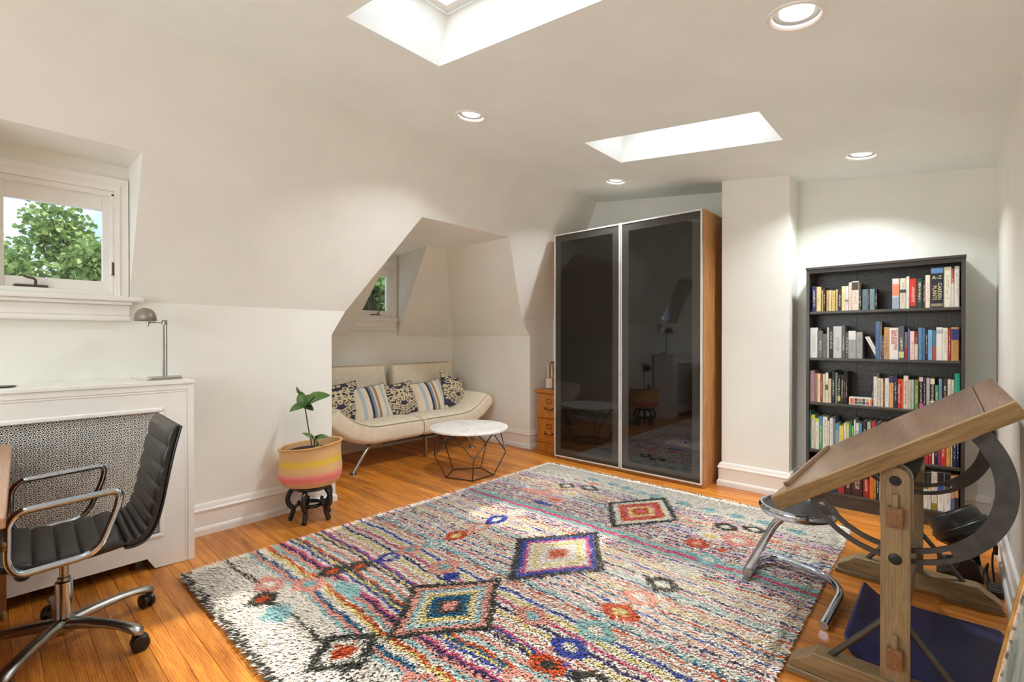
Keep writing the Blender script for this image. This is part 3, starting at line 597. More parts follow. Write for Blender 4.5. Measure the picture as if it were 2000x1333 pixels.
g = MB(); a = .0150; bw = .0021; gx0, gx1 = rx - .014, rx - .0125
ny, nz = int((GY1 - GY0) / a) + 1, int((GZ1 - GZ0) / a) + 1
for i in range(ny): g.box(gx0, gx1, GY0 + i * a - bw, GY0 + i * a + bw, GZ0, GZ1)
for j in range(nz): g.box(gx0, gx1, GY0, GY1, GZ0 + j * a - bw, GZ0 + j * a + bw)
d = bw * 1.35
for i in range(-nz, ny + nz, 2):
    for s in (1, -1):
        y0, y1 = GY0 + i * a, GY0 + i * a + s * nz * a; z0, z1 = GZ0, GZ0 + nz * a
        t0, t1 = 0, 1
        for lo, hi in ((GY0, GY1),):
            ts = sorted(((lo - y0) / (y1 - y0), (hi - y0) / (y1 - y0))); t0, t1 = max(t0, ts[0]), min(t1, ts[1])
        t1 = min(t1, (GZ1 - z0) / (z1 - z0))
        if t1 <= t0: continue
        ya, yb_, za, zb = y0 + (y1 - y0) * t0, y0 + (y1 - y0) * t1, z0 + (z1 - z0) * t0, z0 + (z1 - z0) * t1
        g.add([(gx1, ya - d, za), (gx1, ya + d, za), (gx1, yb_ + d, zb), (gx1, yb_ - d, zb), (gx0, ya - d, za), (gx0, ya + d, za), (gx0, yb_ + d, zb), (gx0, yb_ - d, zb)], [(0, 1, 2, 3), (7, 6, 5, 4), (0, 3, 7, 4), (1, 5, 6, 2)])
tag(g.build('grille', plain('grille_paint', (224, 220, 210), .5, var=.02), e, fix=False), kind='stuff')
e = thing('radiator', 'cast-iron column radiator behind the grille of the white cover', 'radiator', (-3.32, .1, 0))
RAD = plain('radiator_paint', (104, 100, 92), .5)
for i in range(16):
    y = -.40 + i * .064; m = MB()
    for x in (-3.38, -3.30, -3.22): m.tube([(x, y, .12), (x, y, .80)], .019, 8)
    m.box(-3.40, -3.20, y - .026, y + .026, .80, .85); m.box(-3.40, -3.20, y - .026, y + .026, .08, .12)
    if i in (0, 15):
        for x in (-3.37, -3.23): m.tube([(x, y, 0), (x, y, .09)], [.022, .014], 8)
    m.build('section', RAD, e, bevel=.006)
# desk lamp on the cover
e = thing('desk_lamp', 'brushed steel swing-arm lamp with half-dome shade on the radiator cover', 'lamp', (-3.30, .70, rt))
MB().prism([(-3.35, .625), (-3.25, .615), (-3.25, .765), (-3.35, .785)], rt, rt + .016, 'XY').build('base', STEEL, e, bevel=.003)
for dy in (-.004, .009): MB().tube([(-3.30, .692 + dy, rt + .016), (-3.30, .692 + dy, 1.342)], .0055, 10).build('pole', STEEL, e, smooth=True)
MB().lathe([(0, 0), (.013, 0), (.013, .02), (0, .02)], 14, (-3.30, .694, 1.315)).build('clamp', STEEL, e, smooth=True)
MB().tube([(-3.30, .69, 1.327), (-3.30, .61, 1.327)], .004, 8).build('arm', STEEL, e, smooth=True)
MB().lathe([(0, 0), (.004, 0), (.004, .012), (.009, .014), (.009, .03), (0, .03)], 12, (-3.30, .618, 1.302)).build('switch', STEEL, e, smooth=True)
m = MB()
def dome(u, v):
    t = u * PI; p = v * 2 * PI
    r = .050 * math.sin(t * .5)
    return (-3.30 + r * math.cos(p) * 1.5, .606 + r * math.sin(p) * 1.02, 1.335 + .072 * math.cos(t * .5) ** .75)
m.grid(dome, 10, 28, wrapv=True); sh = m.build('shade', plain('lamp_shade_metal', (146, 140, 128), .45, .6, var=.03), e, smooth=True)
sh.modifiers.new('solid', 'SOLIDIFY').thickness = .002
MB().tube(fillet([(-3.27, .625, rt + .004), (-3.24, .612, rt + .004), (-3.22, .618, rt + .02), (-3.25, .60, rt + .004), (-3.35, .58, rt + .004), (-3.46, .57, rt + .004)], .015), .0025, 6).build('cord', flat((200, 196, 186)), e, smooth=True)
# thin dark tray at the left end of the cover
m = MB().lathe([(0, 0), (.06, 0), (.068, .006), (.06, .005), (0, .003)], 28, (0, 0, 0)); o = m.build('pen_tray', BLACKM, None, smooth=True); o.location = (-3.30, .035, rt); o.scale = (.9, 1.1, 1)
tag(o, 'thin dark round dish at the left end of the radiator cover top', 'dish')
# ------------------------------------------------------------------ sofa
e = thing('sofa', 'cream fabric sofa bed with curled ends and chrome legs in the alcove', 'sofa', (-4.3, 3.03, 0))
SC_Y = 3.045; XF, XBk = -3.985, -4.60
def seat_path(s):                                    # s 0..1 from the middle seam to the curled end: y offset, z of the slab centre
    L = s * 1.06
    if L < .50: y, z, a = L, .330, 0
    else:
        k = (L - .50); a = min(k / .42, 1) * R(40); rr = .42 / R(40)
        if k <= .42: y, z = .50 + rr * math.sin(a), .330 + rr * (1 - math.cos(a))
        else: y, z = .50 + rr * math.sin(a) + (k - .42) * math.cos(a), .330 + rr * (1 - math.cos(a)) + (k - .42) * math.sin(a)
    return y, z, a
def rrect(u, hw, hh, p=.30):                          # rounded cross section
    t = u * 2 * PI; c, s = math.cos(t), math.sin(t)
    return hw * math.copysign(abs(c) ** p, c), hh * math.copysign(abs(s) ** (p * 1.6), s)
for sd in (-1, 1):
    def seat(u, v):
        y, z, a = seat_path(u); end = max(0, (u - .93) / .07); st = max(0, (.05 - u) / .05)
        k = math.sqrt(max(0, 1 - end ** 2.2)) * (1 - .10 * st ** 2); k = max(k, .02)
        px, pn = rrect(v, (XF - XBk) / 2 - .03 * (1 - k), (.102 * k) * (1 - .06 * max(0, u - .6)))
        pn += .012 * math.sin(min(1, u / .5) * PI) * (pn > 0) * (1 - (2 * px / (XF - XBk)) ** 2)
        return ((XF + XBk) / 2 + px, SC_Y + sd * (y - math.sin(a) * pn + .004), z + math.cos(a) * pn)
    m = MB(); m.grid(seat, 40, 44, wrapv=True); st = m.build('seat', SOFA, e, smooth=True)
    pts = []
    for i in range(41):
        y, z, a = seat_path(i / 40 * .955 + .006); pn = .078 * (1 - .06 * max(0, i / 40 - .6)); pts.append((XF - .012 + .006, SC_Y + sd * (y - math.sin(a) * pn), z + math.cos(a) * pn))
    MB().tube(pts, .0035, 6).build('piping', PIPING, st, smooth=True)
for y0, y1, nm in ((2.095, 3.028, 0), (3.062, 3.995, 1)):
    M = rotm((-4.585, (y0 + y1) / 2, .36), ry=R(-10)); hw = (y1 - y0) / 2
    m = MB()
    def back(u, v):
        t = u * 2 * PI; c, s = math.cos(t), math.sin(t); z = v
        k = min(1, math.sqrt(max(.0004, 1 - max(0, (z - .90) / .10) ** 2)), math.sqrt(max(.0004, 1 - max(0, (.06 - z) / .06) ** 2)))
        x = .065 * k * math.copysign(abs(c) ** .45, c); y = (hw - .035 * z - .02 * (1 - k)) * math.copysign(abs(s) ** .16, s)
        g = max(math.exp(-((abs(y) - hw * .30) / .006) ** 2), 0) * (c > 0) * .007
        return M @ Vector((x - g, y, z * .60))
    m.grid(back, 120, 26, wrapu=True); bk = m.build('backrest', SOFA, e, smooth=True)
    q = [(.028, -hw + .004, .02), (.028, -hw + .038, .56), (.028, -hw + .06, .592), (.028, hw - .06, .592), (.028, hw - .038, .56), (.028, hw - .004, .02)]
    MB().tube([M @ Vector(p) for p in fillet(q, .04)], .0035, 6).build('piping', PIPING, bk, smooth=True)
for x in (-4.06, -4.52): BX(x - .015, x + .015, 2.44, 3.66, .215, .24).build('rail', GUN, e, bevel=.003)
for x, fx in ((-4.06, -4.013), (-4.52, -4.56)):
    for sd, ys in ((-1, 2.47), (1, 3.62)):
        yf = ys + sd * .21 if sd < 0 else ys + .12
        lg = MB().tube(fillet([(x, ys + .12 * -sd, .222), (x, ys, .222), ((x + fx) / 2, ys + (yf - ys) * .3, .19), (fx, yf, .006)], .08, 8), .0185, 12).build('leg', STEEL, e, smooth=True)
        MB().lathe([(.02, .0), (.038, 0), (.038, .005), (.02, .011)], 20, (fx, yf, 0)).build('foot', CHROME, lg, smooth=True)
BX(-4.085, -4.052, 3.105, 3.138, 0, .235).build('leg', STEEL, e, bevel=.003); BX(-4.09, -4.045, 3.04, 3.20, .222, .24).build('bracket', GUN, e)

# cushions
NAVY, CREAM = np.array(s2l((62, 60, 80))), np.array(s2l((220, 206, 168)))
def scroll_field(n):
    """cream scrollwork on navy, mirrored left-right: returns n x n x 3 colours"""
    g = np.linspace(-1, 1, n); X, Z = np.meshgrid(g, g, indexing='ij'); A = np.abs(X); D = np.full((n, n), 9.0)
    def curve(p, w):
        nonlocal D
        for q in p: D = np.minimum(D, np.hypot(A - q[0], Z - q[1]) - w)
    def spiral(cx, cy, r, turns, a0, sgn, w):
        t = np.linspace(0, 1, 46); a = a0 + sgn * turns * 2 * np.pi * t; rr = r * (1 - .82 * t); curve(np.stack([cx + rr * np.cos(a), cy + rr * np.sin(a)], 1), w)
    def arcp(cx, cy, r, a0, a1, w):
        a = np.linspace(a0, a1, 40); curve(np.stack([cx + r * np.cos(a), cy + r * np.sin(a)], 1), w)
    for cx, cy, r, a0, sg in ((.34, .62, .19, 3.4, 1), (.70, .58, .24, -.5, -1), (.26, .18, .17, .3, -1), (.66, .10, .22, 2.6, 1), (.30, -.20, .18, 5.5, 1), (.74, -.32, .20, 1.0, -1), (.62, .90, .14, 4.5, 1), (.12, .86, .10, 0, 1), (.93, .84, .14, 2.0, 1), (.93, .18, .13, 0, -1), (.92, -.12, .13, 3.0, 1), (.45, .40, .12, 1.0, 1), (.10, .50, .09, 0, 1), (.48, -.30, .11, 0, -1)):
        spiral(cx, cy, r, 1.35, a0, sg, .030)
    arcp(.45, .35, .30, 2.2, 5.2, .03); arcp(.85, .30, .35, 2.4, 4.4, .03); arcp(.0, .42, .12, -1.5, 1.5, .035); arcp(.0, -.05, .10, -1.5, 1.5, .04); arcp(.48, -.12, .2, .2, 2.9, .03)
    for k in range(4):                                 # palmette in the middle
        t = np.linspace(0, 1, 20); curve(np.stack([.03 + .16 * t ** .7 * (1 - .12 * k), .1 * k + .28 * t * t - .05], 1), .022)
    L = -.52 + .42 * A                                  # V-shaped border band with curls
    ds = np.abs(Z - L); D = np.where(ds < .04, np.minimum(D, ds - .035), D); ds2 = np.abs(Z - L + .26); D = np.where(ds2 < .04, np.minimum(D, ds2 - .03), D)
    D = np.where(Z < L - .03, np.maximum(D, .01), D)
    for k in range(7): 
        cx = .07 + .15 * k; cy = -.52 + .42 * cx - .13; D0 = D.copy(); spiral(cx, cy, .075, 1.1, 1.0 + k, 1 if k % 2 else -1, .018)
    D = np.where(np.abs(Z - L + .26) < .03, -.01, D); D = np.where(np.abs(Z - L) < .03, -.01, D)
    for k in range(5): spiral(.1 + .2 * k, -.90 + .08 * k, .09, 1.1, 2 * k, 1, .022)
    f = (D > 0)[..., None]; return np.where(f, NAVY, CREAM)
def stripe_field(n):
    g = np.linspace(-1, 1, n); cr, lb, nv, bl, tn = [np.array(s2l(c)) for c in ((226, 212, 190), (176, 192, 198), (52, 56, 76), (130, 146, 164), (160, 134, 106))]
    c = np.tile(cr, (n, 1))
    for a, b, q in ((-.58, -.40, lb), (-.14, -.02, nv), (-.02, .12, bl), (.20, .36, tn), (.60, .76, lb)): c[(g >= a) & (g < b)] = q
    return np.repeat(c[:, None, :], n, 1)
CUSH = N('cushion_print'); ca = CUSH.new('ShaderNodeVertexColor', layer_name='Col'); CUSH.base(ca.outputs[0]); CUSH.set(rough=.9, spec=.15, sheen=.2); CUSH.bump(CUSH.noise(CUSH.coords('Object'), 600, 2), .2, .001); CUSH = CUSH.m
def cushion(loc, size, rx_, ry_, rz_, field, label, n=96):
    e = thing('cushion', label, 'cushion', loc, group='cushions in a row on the sofa'); e.rotation_euler = (rx_, ry_, rz_); h = size / 2
    vs, fs, cols = [], [], []; F = field(n)
    for side in (1, -1):
        b = len(vs)
        for i in range(n):
            for j in range(n):
                u, v = -1 + 2 * i / (n - 1), -1 + 2 * j / (n - 1); t = ((1 - abs(u) ** 2.6) * (1 - abs(v) ** 2.6)) ** .5
                k = 1 - .07 * (1 - v * v); k2 = 1 - .07 * (1 - u * u)
                vs.append((side * .066 * t, u * h * k, (h + v * h * k2) * .9)); cols.append((*F[i, j], 1))
        for i in range(n - 1):
            for j in range(n - 1): q = [b + i * n + j, b + (i + 1) * n + j, b + (i + 1) * n + j + 1, b + i * n + j + 1]; fs.append(tuple(q if side > 0 else q[::-1]))
    me = bpy.data.meshes.new('cover'); me.from_pydata(vs, [], fs); at = me.color_attributes.new('Col', 'FLOAT_COLOR', 'POINT'); at.data.foreach_set('color', np.array(cols, 'f').ravel())
    me.materials.append(CUSH); me.polygons.foreach_set('use_smooth', [True] * len(me.polygons)); o = bpy.data.objects.new('cover', me); COL.objects.link(o); o.parent = e
    k = []
    for i in range(-10, 10): k.append((i / 10, -1))
    for i in range(-10, 10): k.append((1, i / 10))
    for i in range(10, -10, -1): k.append((i / 10, 1))
    for i in range(10, -10, -1): k.append((-1, i / 10))
    MB().tube([(0, u * h * (1 - .07 * (1 - v * v)), (h + v * h * (1 - .07 * (1 - u * u))) * .9) for u, v in k], .0045, 6, closed=True).build('piping', flat((58, 56, 70)) if field is scroll_field else flat((70, 70, 82)), e, smooth=True, world=False)
zs = .408
cushion((-4.35, 2.35, zs + .02), .43, R(8), R(-22), R(-14), scroll_field, 'leftmost navy and cream scroll-print cushion by the curled sofa end')
cushion((-4.27, 2.655, zs), .42, R(6), R(-24), R(-6), stripe_field, 'left striped cushion in cream, blue and tan on the sofa')
cushion((-4.31, 3.035, zs), .42, R(4), R(-24), 0, scroll_field, 'middle navy and cream scroll-print cushion on the sofa')
cushion((-4.27, 3.405, zs), .42, R(6), R(-24), R(-4), stripe_field, 'right striped cushion in cream, blue and tan on the sofa')
cushion((-4.29, 3.735, zs + .03), .43, R(-14), R(-20), R(16), scroll_field, 'rightmost navy and cream scroll-print cushion leaning on the sofa end')

# ------------------------------------------------------------------ coffee table
MARB = N('white_marble'); mv = MARB.coords('Object'); mf = MARB.noise(mv, 9, 8, .6, 1.2); MARB.base(MARB.ramp(mf, [(.36, (214, 208, 200)), (.47, (236, 232, 226)), (1, (242, 239, 234))])); MARB.set(rough=.3); MARB = MARB.m
ccx, ccy = -3.235, 2.977
e = thing('coffee_table', 'round white marble coffee table on a black geometric wire base', 'table', (ccx, ccy, 0))
MB().lathe([(0, .418), (.350, .418), (.355, .422), (.355, .436), (.351, .44), (0, .44)], 64, (ccx, ccy, 0), cap=False).build('table_top', MARB, e, smooth=True)
def cp(r, a, z): return (ccx + r * math.cos(R(a)), ccy + r * math.sin(R(a)), z)
WIRE = plain('dark_wire', (74, 74, 72), .35, .8)
for k in range(5):
    a = -36 + 72 * k
    for p, q in ((cp(.225, a, .005), cp(.225, a + 72, .005)), (cp(.225, a, .005), cp(.335, a, .215)), (cp(.335, a, .215), cp(.305, a + 36, .418)), (cp(.335, a, .215), cp(.305, a - 36, .418))):
        MB().tube([p, q], .0048, 8).build('rod', WIRE, e, smooth=True)

# ------------------------------------------------------------------ plant stand, basket, plant
BLK = plain('black_lacquer', (26, 24, 22), .16, var=.1, spec=.6)
scx, scy = -3.25, 1.52
e = thing('plant_stand', 'black lacquered carved wooden stand with curled legs under the basket', 'plant stand', (scx, scy, 0))
MB().lathe([(0, .214), (.120, .214), (.130, .222), (.130, .234), (.122, .240), (0, .240)], 40, (scx, scy, 0), cap=False).build('top_ring', BLK, e, smooth=True)
MB().tube([(scx + .064 * math.cos(t), scy + .064 * math.sin(t), .098) for t in np.linspace(0, 2 * PI, 41)[:-1]], .013, 10, closed=True).build('lower_ring', BLK, e, smooth=True)
a0 = math.degrees(math.atan2(1.426 - scy, -3.156 - scx))
for k in range(5):
    a = R(a0 + 72 * k)
    pr = [(.108, .225), (.132, .20), (.150, .165), (.150, .130), (.135, .100), (.112, .084), (.118, .055), (.128, .03), (.135, .012), (.142, .008)]
    lg = MB().tube(fillet([(scx + r * math.cos(a), scy + r * math.sin(a), z) for r, z in pr], .02, 3), .0165, 10).build('leg', BLK, e, smooth=True)
    pr = [(.116, .086), (.100, .094), (.084, .104), (.078, .118), (.086, .128)]
    MB().tube(fillet([(scx + r * math.cos(a), scy + r * math.sin(a), z) for r, z in pr], .01, 3), [.012] * 13 if False else .0115, 10).build('curl', BLK, lg, smooth=True)
WEAVE = N('sisal_weave'); tc = WEAVE.new('ShaderNodeTexCoord'); sx = WEAVE.new('ShaderNodeSeparateXYZ'); WEAVE.link(tc.outputs['UV'], sx.inputs[0])
nz_ = WEAVE.noise(WEAVE.coords('Object'), 60, 3); zz = WEAVE.math('ADD', sx.outputs[1], WEAVE.math('MULTIPLY', WEAVE.math('SUBTRACT', nz_, .5), .05))
NAT, NAT2 = (226, 182, 130), (214, 166, 112)
cb = WEAVE.ramp(zz, [(0, NAT2), (.16, NAT2), (.19, (242, 146, 134)), (.26, (236, 122, 122)), (.36, (244, 160, 146)), (.40, NAT), (.52, NAT), (.55, (228, 188, 84)), (.64, (234, 196, 72)), (.70, (226, 184, 98)), (.74, NAT), (1, NAT)])
st = WEAVE.math('SINE', WEAVE.math('MULTIPLY', sx.outputs[0], 620)); st2 = WEAVE.math('SINE', WEAVE.math('MULTIPLY', sx.outputs[1], 190)); hh = WEAVE.math('MULTIPLY', st, st2)
WEAVE.base(WEAVE.mix(WEAVE.math('ADD', WEAVE.math('MULTIPLY', hh, .12), .06), cb, (170, 120, 76))); WEAVE.set(rough=.85, spec=.2); WEAVE.bump(hh, .5, .003); WEAVE = WEAVE.m
e = thing('basket', 'woven sisal basket with yellow and pink bands holding a young plant', 'basket', (scx, scy, .241))
dirR = Vector((.74, .673))
m = MB(); NB = 64
prof = [(.0, .0, 0), (.135, .0, .0), (.178, .014, .08), (.201, .055, .22), (.205, .11, .40), (.198, .16, .58), (.195, .21, .78), (.198, .262, .97), (.202, .270, 1), (.198, .276, 1), (.191, .272, 1), (.189, .22, .8), (.188, .14, .5), (.18, .06, .3)]
def bsk(i, k):
    r, z, v = prof[i]; a = 2 * PI * k / NB; r *= 1 + .012 * math.sin(3 * a + 1) + .01 * math.sin(5 * a); x, y = r * math.cos(a), r * math.sin(a)
    return (scx + x, scy + y, .241 + z + (x * dirR.x + y * dirR.y) * .115 * z / .27 + (.002 * math.sin(4 * a) * (z / .27)))
m.add([bsk(i, k) for i in range(len(prof)) for k in range(NB)], [(i * NB + k, i * NB + (k + 1) % NB, (i + 1) * NB + (k + 1) % NB, (i + 1) * NB + k) for i in range(1, len(prof) - 1) for k in range(NB)] + [tuple(NB + k for k in range(NB))[::-1]])
o = m.build('body', WEAVE, e, smooth=True, fix=False); uv = o.data.uv_layers.new(name='UVMap')
for pl in o.data.polygons:
    ks = [o.data.loops[l].vertex_index % NB for l in pl.loop_indices]; wrap = max(ks) - min(ks) > NB / 2
    for l, k in zip(pl.loop_indices, ks): uv.data[l].uv = ((k + (NB if wrap and k < NB / 2 else 0)) / NB, prof[o.data.loops[l].vertex_index // NB][2])
MB().tube([bsk(8, k) for k in range(NB)], .006, 8, closed=True).build('rim', plain('sisal_rim', (196, 146, 92), .85, bump=.5, bscale=150), e, smooth=True)
e = thing('young_plant', 'young broad-leafed plant with one tall thin stem growing in the basket', 'plant', (scx, scy, .25))
MB().lathe([(0, .0), (.12, .0), (.15, .21), (.155, .225), (.145, .225), (.14, .20), (0, .20)], 32, (scx, scy, .245), cap=False).build('pot', plain('nursery_pot', (52, 50, 46), .6), e, smooth=True)
MB().lathe([(0, 0), (.135, 0), (.13, .006), (0, .012)], 24, (scx, scy, .44), cap=False).build('soil', plain('soil', (50, 38, 28), .95, bump=.8, bscale=90), e)
BARK = plain('plant_stem', (74, 58, 40), .7, var=.2, vscale=60)
LEAF = N('plant_leaf'); lf = LEAF.noise(LEAF.coords('Object'), 14, 4); LEAF.base(LEAF.ramp(lf, [(.3, (38, 70, 34)), (.7, (92, 124, 56))])); LEAF.set(rough=.35); LEAF = LEAF.m
Rv, Uv = Vector((.74, .673, 0)), Vector((0, 0, 1)); Fv = Vector((.673, -.74, 0))
def PP(a, b, c=0): return Vector((scx, scy, 0)) + Rv * a + Uv * b + Fv * c     # a: along the wall-view, b: height, c: toward the room
st_pts = [PP(.010, .445), PP(.0, .52), PP(-.018, .60), PP(-.032, .69), PP(-.045, .765)]
MB().tube(fillet(st_pts, .03, 3), .0042, 8).build('stem', BARK, e, smooth=True); MB().tube([PP(.035, .445, .03), PP(.032, .55, .03)], .0045, 8).build('stem', BARK, e, smooth=True)
def leaf(base, tip, w, up, fold=.25):
    b, t = Vector(base), Vector(tip); ax_ = t - b; L = ax_.length; ax_.normalize(); sd = ax_.cross(Vector(up)).normalized(); nr = sd.cross(ax_); m = MB(); n = 11
    def f(u, v):
        s = u; q = (v - .5) * 2; ww = w * (math.sin(PI * min(1, s ** .8)) ** .7 + .03) * .5
        return b + ax_ * (L * s) + sd * (q * ww) + nr * (abs(q) * ww * fold + .12 * L * math.sin(PI * s) - .02 * L * s * s * 6)
    m.grid(f, n, 7); m.build('leaf', LEAF, e, smooth=True)
T = PP(-.047, .77)
CU = Uv * .75 + Fv * .65; leaf(T, PP(.13, .862, .04), .105, CU); leaf(T, PP(-.085, .872, -.02), .07, Fv + Uv * .3); leaf(T, PP(-.135, .748, .04), .065, CU); leaf(T, PP(.035, .758, .06), .05, CU); leaf(T, PP(.02, .85, .03), .09, CU); leaf(PP(-.075, .85, -.01), PP(-.105, .905, 0), .022, Fv)
T = PP(.032, .55, .03)
leaf(T, PP(-.04, .60, .05), .03, CU); leaf(T, PP(.125, .57, .02), .042, CU); leaf(T, PP(.06, .49, .06), .05, Rv); leaf(PP(.033, .50, .03), PP(.08, .50, .07), .05, Uv); leaf(T, PP(.045, .575, .05), .035, Rv)

# ------------------------------------------------------------------ rug
RX0, RX1, RYa, RYb = -2.93, -.468, .69, 3.77
PAL = {k: np.array(s2l(c)) for k, c in dict(cream=(246, 236, 221), pink=(232, 164, 146), hot=(206, 96, 126), teal=(146, 184, 182), deep=(34, 96, 128), purple=(62, 50, 92), blue=(62, 76, 158), yellow=(232, 210, 138), rust=(200, 86, 44), char=(66, 65, 58), lilac=(196, 170, 190)).items()}
KEYS = list(PAL); KI = {k: i for i, k in enumerate(KEYS)}; PARR = np.array([PAL[k] for k in KEYS]) * 1.32 + .02; PARR *= np.minimum(1, .97 / PARR.max(1))[:, None]
rg = np.random.default_rng(11)
def rug_color(X, Y):
    """index into the palette for every tuft"""
    n = len(X); out = np.full(n, KI['cream'])
    wob = .009 * np.sin(X * 5 + Y * 3) + .005 * np.sin(X * 17 + Y * 11) + .004 * np.sin(X * 43 + 1.3 * Y)
    jit = rg.normal(0, .0028, n); V = Y + wob + jit
    # stripes
    r = random.Random(5); y = 1.02; stripes = []
    first = [('teal', .018), ('pink', .022), ('deep', .018), ('cream', .03), ('yellow', .02), ('rust', .018), ('cream', .012), ('teal', .018), ('pink', .024), ('purple', .018), ('hot', .02), ('cream', .02), ('blue', .016), ('yellow', .018), ('deep', .014), ('rust', .016), ('cream', .02), ('teal', .016), ('pink', .022), ('cream', .026), ('purple', .015), ('yellow', .016), ('blue', .016), ('hot', .014)]
    for k, w in first: stripes.append((y, y + w, k, 1.0)); y += w
    cyc = ['pink', 'deep', 'yellow', 'rust', 'purple', 'hot', 'yellow', 'blue', 'pink', 'rust', 'deep', 'teal', 'hot', 'purple', 'yellow', 'pink', 'blue']; i = 0
    while y < 3.42:
        if 2.585 < y < 2.70:
            y = 2.612
            for k, w in (('teal', .036), ('hot', .038), ('teal', .05)): stripes.append((y, y + w, k, 1.0)); y += w
            continue
        far = y > 2.7; mid_ = y > 1.75; g = r.uniform(.005, .013) if far else r.uniform(.010, .022) if mid_ else r.uniform(.016, .032); y += g; w = r.uniform(.011, .015) if mid_ else r.uniform(.013, .020); k = cyc[i % len(cyc)]; i += r.choice((1, 1, 2)); 
        if far and r.random() < .18: k = r.choice(['lilac', 'purple', 'blue'])
        stripes.append((y, y + w, k, r.uniform(.9, .99) if mid_ else 1.0)); y += w
    for a, b, k, p in stripes:
        dash = np.sin(X * r.uniform(16, 40) + r.uniform(0, 6)) + .6 * np.sin(X * r.uniform(50, 90) + r.uniform(0, 6)); s = (V >= a) & (V < b)
        if p < 1: s &= (dash > -.95) & (rg.random(n) < p)
        out[s] = KI[k]
    # plain ends
    out[Y + wob < 1.015] = KI['cream']; out[V > 3.40] = KI['cream']
    dl = np.abs(V - (.915 + .012 * np.sin(X * 9))) < .009; out[dl & (rg.random(n) < .85)] = KI['char']
    dl = np.abs(V - 3.47) < .008; out[dl & (np.sin(X * 70) > -.2) & (rg.random(n) < .6)] = KI['char']
    def dia(cx, cy, hx, hy, rings, p=1.0, q=.10):
        d = (np.abs(X + jit - cx) / hx) ** p + (np.abs(Y - cy + .4 * wob + rg.normal(0, .004, n)) / hy) ** p; d = d ** (1 / p) + rg.normal(0, .02, n)
        for lim, k in rings: out[d < lim] = KI[k]
    def blob(cx, cy, hx, hy, k, k2=None, f=.45, p=1.3): dia(cx, cy, hx, hy, [(1, k)] + ([(f, k2)] if k2 else []), p)
    # motif columns
    L = [(-2.48, .96, .13, .05, 'pink', 'cream'), (-2.36, .885, .10, .05, 'char', 'rust'), (-2.19, .88, .12, .045, 'teal', None), (-2.34, 1.09, .12, .06, 'pink', 'teal'), (-2.38, 1.23, .09, .06, 'char', 'rust'), (-2.33, 1.36, .09, .06, 'char', 'rust'), (-2.31, 1.53, .08, .06, 'blue', 'cream'), (-2.31, 1.66, .09, .06, 'pink', 'teal'), (-2.28, 1.81, .08, .06, 'teal', 'cream'), (-2.27, 1.98, .09, .07, 'rust', 'yellow'), (-2.26, 2.17, .09, .08, 'pink', 'cream'), (-2.27, 2.34, .09, .08, 'blue', 'cream'), (-2.26, 2.52, .09, .07, 'cream', None),
         (-2.16, 1.2, .16, .035, 'teal', None), (-2.0, 1.67, .11, .07, 'pink', 'teal'), (-1.89, 1.63, .06, .04, 'blue', None), (-2.44, 2.98, .14, .06, 'pink', None), (-2.33, 3.08, .10, .07, 'pink', 'cream'), (-2.35, 3.27, .08, .07, 'char', 'cream'), (-2.18, 3.34, .09, .07, 'char', 'cream'), (-2.20, 3.12, .10, .06, 'cream', 'yellow'), (-2.21, 2.93, .09, .06, 'pink', 'rust'), (-2.23, 2.80, .09, .035, 'blue', None), (-2.22, 3.46, .07, .04, 'pink', None),
         (-1.12, 2.87, .08, .07, 'rust', 'pink'), (-.99, 2.71, .08, .07, 'teal', 'cream'), (-1.10, 3.03, .10, .07, 'cream', 'yellow'), (-.95, 3.07, .11, .09, 'pink', 'cream'), (-1.08, 3.24, .08, .07, 'char', 'cream'), (-.93, 3.32, .08, .06, 'char', 'cream'), (-.98, 2.88, .03, .03, 'rust', None), (-1.04, 2.50, .11, .07, 'cream', None), (-1.05, 2.28, .09, .085, 'char', 'cream'), (-1.07, 2.09, .09, .075, 'pink', 'cream'), (-1.08, 1.92, .10, .075, 'rust', 'yellow'), (-1.09, 1.73, .10, .08, 'teal', 'cream'), (-1.11, 1.56, .09, .07, 'blue', 'cream'), (-1.12, 1.42, .085, .06, 'rust', 'char'), (-1.36, 1.63, .10, .07, 'pink', 'teal'), (-.94, 1.45, .09, .07, 'char', 'cream'), (-1.14, 1.28, .09, .06, 'pink', 'cream'), (-1.38, 1.04, .10, .06, 'pink', 'teal'), (-1.08, 1.14, .09, .06, 'teal', 'cream'), (-1.05, .98, .09, .06, 'blue', 'cream'), (-.98, .86, .09, .06, 'char', 'rust')]
    for q in L:
        if q[0] < -1.85 and q[1] < 2.7: q = (q[0], q[1], q[2] * .72, q[3] * 1.4, *q[4:])
        blob(*q)
    for x, yv in ((-2.29, 3.57), (-2.09, 3.57), (-1.95, 3.55), (-1.82, 3.53), (-1.69, 3.52), (-1.46, 3.50), (-1.27, 3.48), (-1.09, 3.49), (-.91, 3.49), (-.72, 3.47)): blob(x, yv, .06, .045, 'teal', None)
    dia(-1.62, 3.14, .27, .40, [(1, 'char'), (.84, 'cream'), (.66, 'rust'), (.50, 'hot'), (.40, 'yellow'), (.26, 'rust'), (.10, 'hot')], 1.0)
    dia(-1.645, 2.20, .32, .43, [(1, 'char'), (.86, 'blue'), (.74, 'hot'), (.66, 'cream'), (.54, 'yellow'), (.44, 'cream'), (.24, 'pink'), (.14, 'rust')], .95)
    dia(-1.69, 1.44, .275, .345, [(1, 'char'), (.86, 'pink'), (.72, 'teal'), (.62, 'cream'), (.54, 'yellow'), (.42, 'deep'), (.27, 'char'), (.16, 'pink')], .93)
    dia(-1.745, .955, .14, .165, [(1, 'char'), (.66, 'cream'), (.36, 'rust')], 1.0)
